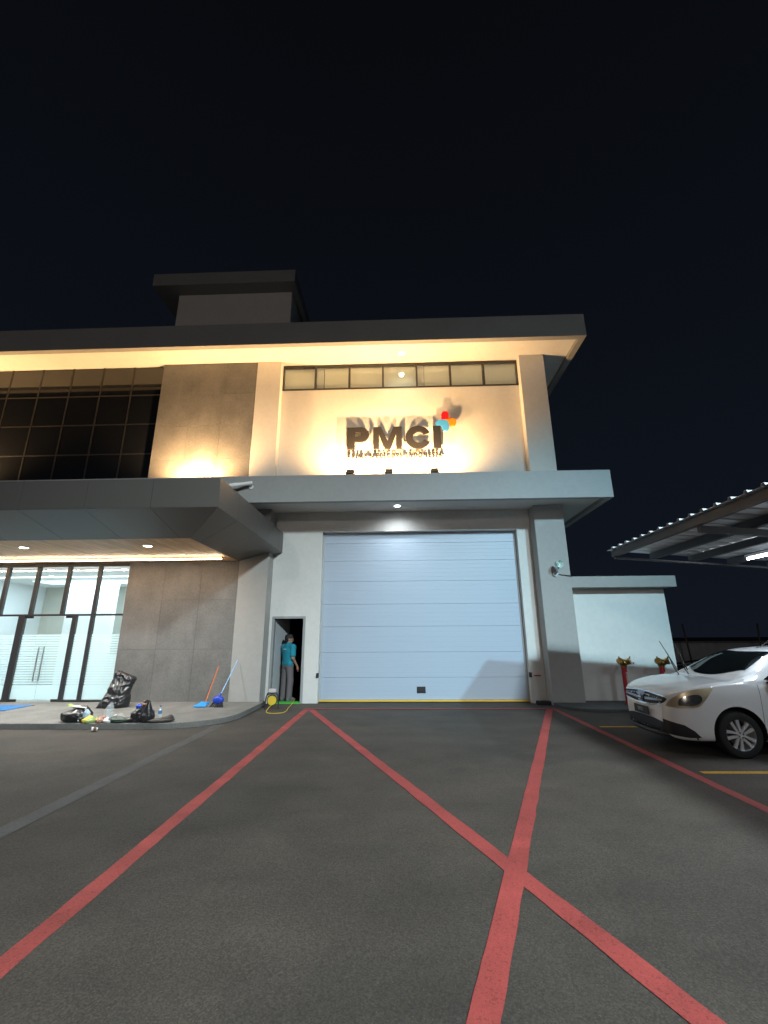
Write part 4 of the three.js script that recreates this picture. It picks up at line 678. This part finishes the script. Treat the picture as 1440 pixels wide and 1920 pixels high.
  for (const x of WX) for (const s of [1, -1]) {
    const w = group('wheel', car); w.position.set(x, WR, s * 0.735); if (s < 0) w.rotation.y = Math.PI;
    raw('tyre', tyreG, M.rubber, w); raw('rim', rimM, alloy, w); raw('brake_disc', discG, phy({ color: lin(0.16, 0.15, 0.14), roughness: 0.4, metalness: 0.8 }), w); raw('wheel_nut', nutG, M.black, w);
  }
  part('underbody', bx(0.35, 4.1, 0.17, 0.24, -0.52, 0.52), blackPl, car);
  for (const s of [1, -1]) { const m = group('door_mirror', car); part('mirror_shell', new THREE.SphereGeometry(0.1, 20, 14).scale(0.62, 0.8, 1.05).translate(1.42, 1.03, s * 0.95), chrome, m); part('mirror_arm', rbx(1.38, 1.46, 0.97, 1.0, Math.min(s * 0.8, s * 0.9), Math.max(s * 0.8, s * 0.9), 0.01), blackPl, m); part('mirror_glass', new THREE.SphereGeometry(0.08, 16, 10).scale(0.1, 0.8, 1.05).translate(1.478, 1.03, s * 0.95), tint, m); }
  // wipers lifted off the glass, washer jets, aerial
  for (const [bxx, bz, tx, ty, tz] of [[0.9, -0.42, 0.7, 1.55, -0.5], [1.0, -0.3, 0.9, 1.5, -0.42]]) { const w = group('wiper', car); part('wiper_arm', tube([[bxx, 0.985, bz], [bxx - 0.06, 1.12, bz - 0.02], [(bxx + tx) / 2, 1.28, (bz + tz) / 2]], 0.008, 14, 6), M.black, w); part('wiper_blade', cyl(0.008, 0.006, [bxx - 0.04, 1.08, bz + 0.03], [tx, ty, tz], 6), M.black, w); }
  for (const z of [-0.3, 0.12]) part('washer_jet', new THREE.SphereGeometry(0.014, 8, 6).scale(1.4, 0.6, 1).translate(0.82, 0.99, z), M.black, car);
  part('aerial', [cyl(0.006, 0.003, [1.98, 1.435, 0.02], [2.45, 1.72, 0.02], 6), new THREE.SphereGeometry(0.022, 10, 8).scale(1.5, 0.7, 1).translate(1.97, 1.44, 0.02)], M.black, car);
}

// ---------------------------------------------------------------- things left on the pavement
const Y = 0.103; // top of the pavement
const bagM = phy({ color: lin(0.016, 0.016, 0.018), roughness: 0.34, clearcoat: 0.35, clearcoatRoughness: 0.25 }), brownBag = phy({ color: lin(0.05, 0.042, 0.035), roughness: 0.6 });
function sack(sx, sy, sz, seed, tip, m = 40) { // crumpled plastic sack resting on y = 0, with a pulled-up tip
  const g = mergeVertices(new THREE.SphereGeometry(1, 64, 44).deleteAttribute('uv').deleteAttribute('normal')), p = g.attributes.position, v = V3();
  for (let i = 0; i < p.count; i++) {
    v.fromBufferAttribute(p, i); const a = Math.atan2(v.z, v.x), el = v.y;
    const fold = 1 - Math.abs(2 * fbm(a * 2.6 + 20 + el * 0.8, el * 1.6 + 9, seed, 3) - 1), cr = 1 - Math.abs(2 * fbm(a * 6 + 40, el * 6 + 30, seed + 7, 3) - 1);
    let r = 0.86 + 0.22 * (fold - 0.6) + 0.12 * (cr - 0.6); const pinch = Math.max(0, el - tip.from) / (1 - tip.from);
    let x = v.x * sx * r * (1 - 0.5 * pinch), y = Math.max(-0.75, el) * sy * (0.9 + 0.1 * r) + sy * 0.75, z = v.z * sz * r * (1 - 0.5 * pinch);
    y += tip.h * pinch * pinch; x += tip.x * pinch; z += tip.z * pinch; if (el < -0.7) { x *= 1.05; z *= 1.05; }
    p.setXYZ(i, x, Math.max(0, y), z);
  }
  g.computeVertexNormals(); return g;
}
{
  const t = thing('rubbish_sack', 'tall black rubbish sack propped against the stone wall beside the glass', 'rubbish bag', [-6.72, Y, -10.85], 0.2);
  { // outline rows [height, left, right], inflated and creased front and back
    const rows = [[0, -0.34, 0.33], [0.1, -0.29, 0.35], [0.3, -0.19, 0.32], [0.48, -0.13, 0.33], [0.6, -0.1, 0.4], [0.66, -0.085, 0.36], [0.74, -0.07, 0.16], [0.8, -0.05, 0.02]], N = 40, T = 44, v = [], ix = [];
    const row = (y) => { let k = 0; while (k < rows.length - 2 && y > rows[k + 1][0]) k++; const f = (y - rows[k][0]) / (rows[k + 1][0] - rows[k][0]); return [1, 2].map((c) => rows[k][c] + (rows[k + 1][c] - rows[k][c]) * f); };
    for (let b = 0; b <= T; b++) { const y = 0.8 * b / T, [l, r] = row(y); for (let a = 0; a < 2 * N; a++) { const an = a / N * Math.PI, c = Math.cos(an), sn = Math.sin(an), x = (l + r) / 2 + (r - l) / 2 * c;
      const cr = 1 - Math.abs(2 * fbm(x * 5 + y * 3 + (sn < 0 ? 30 : 0), y * 4 - x * 3 + 11, 601, 3) - 1), c2 = 1 - Math.abs(2 * fbm(x * 15 + 3, y * 11 + (sn < 0 ? 9 : 40), 607, 3) - 1), d = 0.2 * Math.pow(1 - b / T, 0.6) * (0.7 + 0.3 * Math.min(1, b / 5));
      v.push(x + (cr - 0.5) * 0.05 * c, y, sn * (d + 0.015) + Math.sign(sn) * Math.abs(sn) * ((cr - 0.6) * 0.13 + (c2 - 0.6) * 0.06) - 0.1 * b / T); } }
    for (let b = 0; b < T; b++) for (let a = 0; a < 2 * N; a++) { const p = b * 2 * N + a, q = b * 2 * N + (a + 1) % (2 * N); ix.push(p, p + 2 * N, q, q, p + 2 * N, q + 2 * N); }
    for (let a = 1; a < 2 * N - 1; a++) ix.push(0, a, a + 1);
    const g = new THREE.BufferGeometry(); g.setAttribute('position', new THREE.Float32BufferAttribute(v, 3)); g.setIndex(ix); g.computeVertexNormals(); raw('sack', g, bagM, t);
  }
  raw('sack_neck', sack(0.13, 0.07, 0.06, 305, { from: 0, h: 0.02, x: -0.05, z: 0 }).rotateZ(-0.5).translate(0.26, 0.53, -0.06), bagM, t);
  const u = thing('rubbish_sack', 'squat black rubbish sack with white and green packaging sticking out near the kerb', 'rubbish bag', [-6.33, Y, -9.1], 0.1);
  raw('sack', sack(0.3, 0.15, 0.22, 311, { from: 0.3, h: 0.03, x: 0.12, z: -0.02 }), bagM, u);
  part('carton', [rbx(-0.16, 0.16, 0, 0.012, -0.07, 0.07, 0.004).rotateZ(-0.12).translate(0.02, 0.262, 0.02)], std({ color: lin(0.75, 0.74, 0.66), roughness: 0.7 }), u);
  part('carton', [rbx(-0.07, 0.07, 0, 0.014, -0.05, 0.05, 0.004).rotateZ(-0.45).translate(-0.1, 0.275, 0.02)], std({ color: lin(0.35, 0.6, 0.03), roughness: 0.7 }), u);
  part('wrapper', [sack(0.07, 0.1, 0.05, 318, { from: 0.4, h: 0, x: 0, z: 0 }).translate(0.24, 0.06, 0.1)], phy({ color: lin(0.45, 0.62, 0.75), roughness: 0.25 }), u);
  const w = thing('rubbish_sack', 'crumpled black rubbish sack with a blue and orange wrapper on top, right of the litter', 'rubbish bag', [-5.02, Y, -9.1], -0.2);
  raw('sack', mergeGeometries([sack(0.23, 0.17, 0.2, 321, { from: 0.2, h: 0.1, x: 0.06, z: 0 }), sack(0.14, 0.13, 0.14, 322, { from: 0.3, h: 0.16, x: 0.0, z: 0 }).translate(0.16, 0, 0.05), sack(0.2, 0.06, 0.12, 323, { from: 0.4, h: 0, x: 0, z: 0 }).translate(-0.14, 0, 0.08)]), bagM, w);
  part('wrapper', sack(0.06, 0.05, 0.04, 324, { from: 0.4, h: 0, x: 0, z: 0 }).translate(-0.04, 0.24, 0.08), phy({ color: lin(0.02, 0.08, 0.6), roughness: 0.3 }), w);
  part('wrapper', sack(0.06, 0.03, 0.04, 325, { from: 0.4, h: 0, x: 0, z: 0 }).translate(0.05, 0.29, 0.04), phy({ color: lin(0.6, 0.2, 0.05), roughness: 0.4 }), w);
  const c = thing('crumpled_bag', 'flattened dark brown bag at the right end of the litter by the kerb', 'bag', [-4.6, Y, -9.0], 0.25); raw('bag_body', sack(0.27, 0.05, 0.1, 331, { from: 0.2, h: 0.02, x: 0.12, z: 0 }), brownBag, c);
  raw('bag_fold', sack(0.12, 0.035, 0.06, 333, { from: 0.2, h: 0.02, x: 0.05, z: 0 }).translate(0.12, 0.05, -0.01), brownBag, c);
  const gr = thing('crumpled_bag', 'flat dark green plastic bag between the litter and the black sack', 'bag', [-5.42, Y, -9.0], 0.0); raw('bag_body', sack(0.22, 0.06, 0.12, 341, { from: 0.3, h: 0.02, x: -0.05, z: 0 }), phy({ color: lin(0.03, 0.06, 0.045), roughness: 0.45 }), gr);
  raw('bag_fold', sack(0.1, 0.05, 0.07, 342, { from: 0.3, h: 0.01, x: 0.05, z: 0 }).translate(-0.16, 0.01, 0.03), phy({ color: lin(0.08, 0.1, 0.09), roughness: 0.4 }), gr);
}
const petM = phy({ color: lin(0.92, 0.96, 0.98), roughness: 0.06, transmission: 0.75, thickness: 0, ior: 1.45 });
const bottleG = (R, H) => new THREE.LatheGeometry([[0, 0], [R * 0.9, 0], [R, 0.01], [R, H * 0.3], [R * 0.94, H * 0.34], [R, H * 0.38], [R, H * 0.62], [R * 0.7, H * 0.78], [R * 0.36, H * 0.86], [R * 0.36, H * 0.94]].map((p) => new THREE.Vector2(...p)), 24);
{
  const t = thing('water_bottle', 'small capped water bottle with blue label standing beside the black sack', 'bottle', [-4.86, Y, -9.45]); raw('bottle_body', bottleG(0.034, 0.23), petM, t); part('label_band', new THREE.CylinderGeometry(0.0352, 0.0352, 0.05, 20, 1, true).translate(0, 0.11, 0), std({ color: lin(0.06, 0.25, 0.55), side: THREE.DoubleSide }), t); part('cap', new THREE.CylinderGeometry(0.015, 0.015, 0.022, 16).translate(0, 0.225, 0), std({ color: lin(0.03, 0.12, 0.3), roughness: 0.5 }), t);
  const u = thing('plastic_jug', 'large clear plastic bottle standing tilted amid the litter', 'bottle', [-5.68, Y, -9.06], 0); const bb = raw('bottle_body', new THREE.LatheGeometry([[0, 0], [0.065, 0], [0.075, 0.02], [0.075, 0.09], [0.07, 0.1], [0.075, 0.11], [0.075, 0.2], [0.068, 0.25], [0.048, 0.3], [0.022, 0.325], [0.018, 0.34], [0.018, 0.355]].map((p) => new THREE.Vector2(...p)), 26).rotateZ(-0.1), petM, u);
  part('bottle_ring', new THREE.TorusGeometry(0.075, 0.005, 6, 24).rotateX(Math.PI / 2).rotateZ(-0.1).translate(0.02, 0.2, 0), petM, u);
  const g = thing('dark_bottle', 'small dark green bottle lying before the squat sack', 'bottle', [-6.08, Y + 0.034, -8.96], 0); raw('bottle_body', bottleG(0.034, 0.2).rotateZ(Math.PI / 2).translate(0.1, 0, 0), phy({ color: lin(0.01, 0.035, 0.02), roughness: 0.2 }), g); part('cap', cyl(0.015, 0.015, [-0.085, 0, 0], [-0.105, 0, 0], 12), M.room, g);
  const k = thing('paper_cup', 'crushed white and brown drink cup lying on the asphalt before the kerb', 'cup', [-5.62, 0.036, -8.72], 0.5); raw('cup_body', new THREE.LatheGeometry([[0, 0], [0.026, 0], [0.036, 0.1], [0.034, 0.1], [0.025, 0.004]].map((p) => new THREE.Vector2(...p)), 22).rotateZ(Math.PI / 2 - 0.1), std({ color: lin(0.7, 0.68, 0.62), roughness: 0.7, side: THREE.DoubleSide }), k); part('sleeve', new THREE.CylinderGeometry(0.0345, 0.0305, 0.045, 20, 1, true).translate(0, 0.045, 0).rotateZ(Math.PI / 2 - 0.1), std({ color: lin(0.16, 0.09, 0.05), side: THREE.DoubleSide }), k);
}
{ // loose wrappers in the litter heap
  const R = rng(99), cols = [[0.75, 0.55, 0.08, 'yellow'], [0.62, 0.5, 0.12, 'mustard yellow'], [0.5, 0.12, 0.08, 'red'], [0.3, 0.4, 0.12, 'green'], [0.6, 0.6, 0.58, 'silver'], [0.35, 0.18, 0.12, 'brown'], [0.7, 0.7, 0.68, 'white'], [0.45, 0.42, 0.4, 'grey']];
  const at = [[-6.0, -8.98], [-5.9, -9.04], [-5.8, -9.12], [-5.93, -8.95], [-5.57, -9.1], [-5.76, -8.98], [-5.6, -8.96], [-5.5, -9.14]];
  at.forEach(([x, z], i) => { const t = thing('food_wrapper', 'crumpled ' + cols[i][3] + ' wrapper in the litter between the two black sacks', 'wrapper', [x, Y, z], R() * 3, 'loose wrappers in the litter'); raw('wrapper_body', sack(0.08 + R() * 0.05, 0.035 + R() * 0.05, 0.05 + R() * 0.03, 400 + i, { from: 0.3, h: 0.02, x: 0.03, z: 0 }), phy({ color: lin(...cols[i].slice(0, 3)), roughness: 0.35 }), t); });
}
{
  const t = thing('broom', 'orange-handled dustpan set with pale blue pan against the stone wall', 'dustpan', [-4.6, Y, -10.95]); part('handle', cyl(0.013, 0.013, [0.03, 0.1, 0.02], [0.06, 0.86, -0.5], 10), std({ color: lin(0.6, 0.14, 0.03), roughness: 0.5 }), t);
  const s = new THREE.Shape(); s.setFromPoints([[-0.16, 0], [0.14, 0], [0.1, 0.22], [-0.04, 0.24]].map((p) => new THREE.Vector2(...p)));
  const bl = std({ color: lin(0.03, 0.3, 0.75), roughness: 0.4 }); part('pan', [new THREE.ExtrudeGeometry(s, { depth: 0.012, bevelEnabled: true, bevelSize: 0.004, bevelThickness: 0.004, bevelSegments: 1 }).rotateX(-1.25).translate(-0.05, 0.012, 0.14), rbx(-0.13, 0.08, 0.03, 0.1, -0.09, -0.075, 0.004)], bl, t);
  const u = thing('broom', 'light blue handled broom with dark blue head leaning in the corner by the column', 'broom', [-4.28, Y, -10.9]); part('handle', cyl(0.012, 0.012, [0.02, 0.16, 0.0], [0.12, 0.99, -0.78], 10), std({ color: lin(0.3, 0.55, 0.85), roughness: 0.4 }), u);
  part('broom_head', [new THREE.SphereGeometry(0.11, 18, 12).scale(1.2, 0.9, 0.6).translate(0.03, 0.15, 0.02), cyl(0.022, 0.028, [0.03, 0.28, -0.1], [0.025, 0.2, -0.03], 12)], std({ color: lin(0.01, 0.05, 0.45), roughness: 0.45 }), u);
  const br = []; const R = rng(3); for (let i = 0; i < 60; i++) { const a = (R() - 0.5) * 2, b = (R() - 0.5); br.push(cyl(0.006, 0.004, [0.03 + a * 0.1, 0.13, 0.02 + b * 0.08], [0.0 + a * 0.17, 0.004, 0.05 + b * 0.12], 5)); } part('bristles', br, M.black, u);
  const m = thing('door_mat', 'flat blue door mat before the glass entrance doors', 'mat', [-9.6, Y, -10.72]); part('mat_body', rbx(-0.75, 0.72, 0.0, 0.014, -0.42, 0.36, 0.006).translate(0, 0, 0), std({ color: lin(0.03, 0.16, 0.42), roughness: 0.95, bumpMap: tNoiseB, bumpScale: 0.01 }), m); part('mat_edge', [bx(-0.78, 0.75, 0.0, 0.006, -0.45, -0.42), bx(-0.78, 0.75, 0, 0.006, 0.36, 0.39)], M.rubber, m);
}
{ // cable reel and lead by the service door
  const t = thing('cable_reel', 'black and yellow cable reel on a stand beside the service doorway', 'cable reel', [-3.12, 0, -11.35], 0.25);
  const yel = std({ color: lin(0.72, 0.5, 0.03), roughness: 0.5 });
  part('drum', [new THREE.CylinderGeometry(0.105, 0.105, 0.09, 28).rotateX(Math.PI / 2).translate(0, 0.19, 0)], yel, t);
  part('flange', [new THREE.CylinderGeometry(0.125, 0.125, 0.008, 28).rotateX(Math.PI / 2).translate(0, 0.19, -0.05), new THREE.TorusGeometry(0.115, 0.008, 8, 28).translate(0, 0.19, 0.052)], M.black, t);
  part('stand', [tube([[-0.16, 0.01, 0.08], [-0.14, 0.22, 0.08], [-0.1, 0.36, 0.06], [0.1, 0.36, 0.06], [0.14, 0.22, 0.08], [0.16, 0.01, 0.08]], 0.012, 40, 8), tube([[-0.16, 0.01, -0.1], [-0.12, 0.3, -0.08], [0.12, 0.3, -0.08], [0.16, 0.01, -0.1]], 0.012, 30, 8), cyl(0.012, 0.012, [-0.16, 0.012, 0.08], [-0.16, 0.012, -0.1], 8), cyl(0.012, 0.012, [0.16, 0.012, 0.08], [0.16, 0.012, -0.1], 8)], M.black, t);
  part('socket_box', rbx(-0.09, 0.09, 0.37, 0.45, -0.01, 0.07, 0.01), std({ color: lin(0.55, 0.5, 0.5), roughness: 0.5 }), t);
  const c = thing('power_cable', 'thin yellow cable looping from the reel over the asphalt into the doorway', 'cable', [0, 0, 0]);
  part('cable_run', tube([[-3.1, 0.1, -11.27], [-3.13, 0.03, -11.05], [-3.06, 0.008, -10.75], [-2.9, 0.008, -10.62], [-2.7, 0.008, -10.7], [-2.66, 0.008, -10.95], [-2.72, 0.008, -11.35], [-2.76, 0.012, -11.8], [-2.78, 0.04, -12.13], [-2.82, 0.045, -12.4], [-2.95, 0.012, -13]], 0.0075, 120, 6), yel, c);
}
renderer.render(scene, camera);
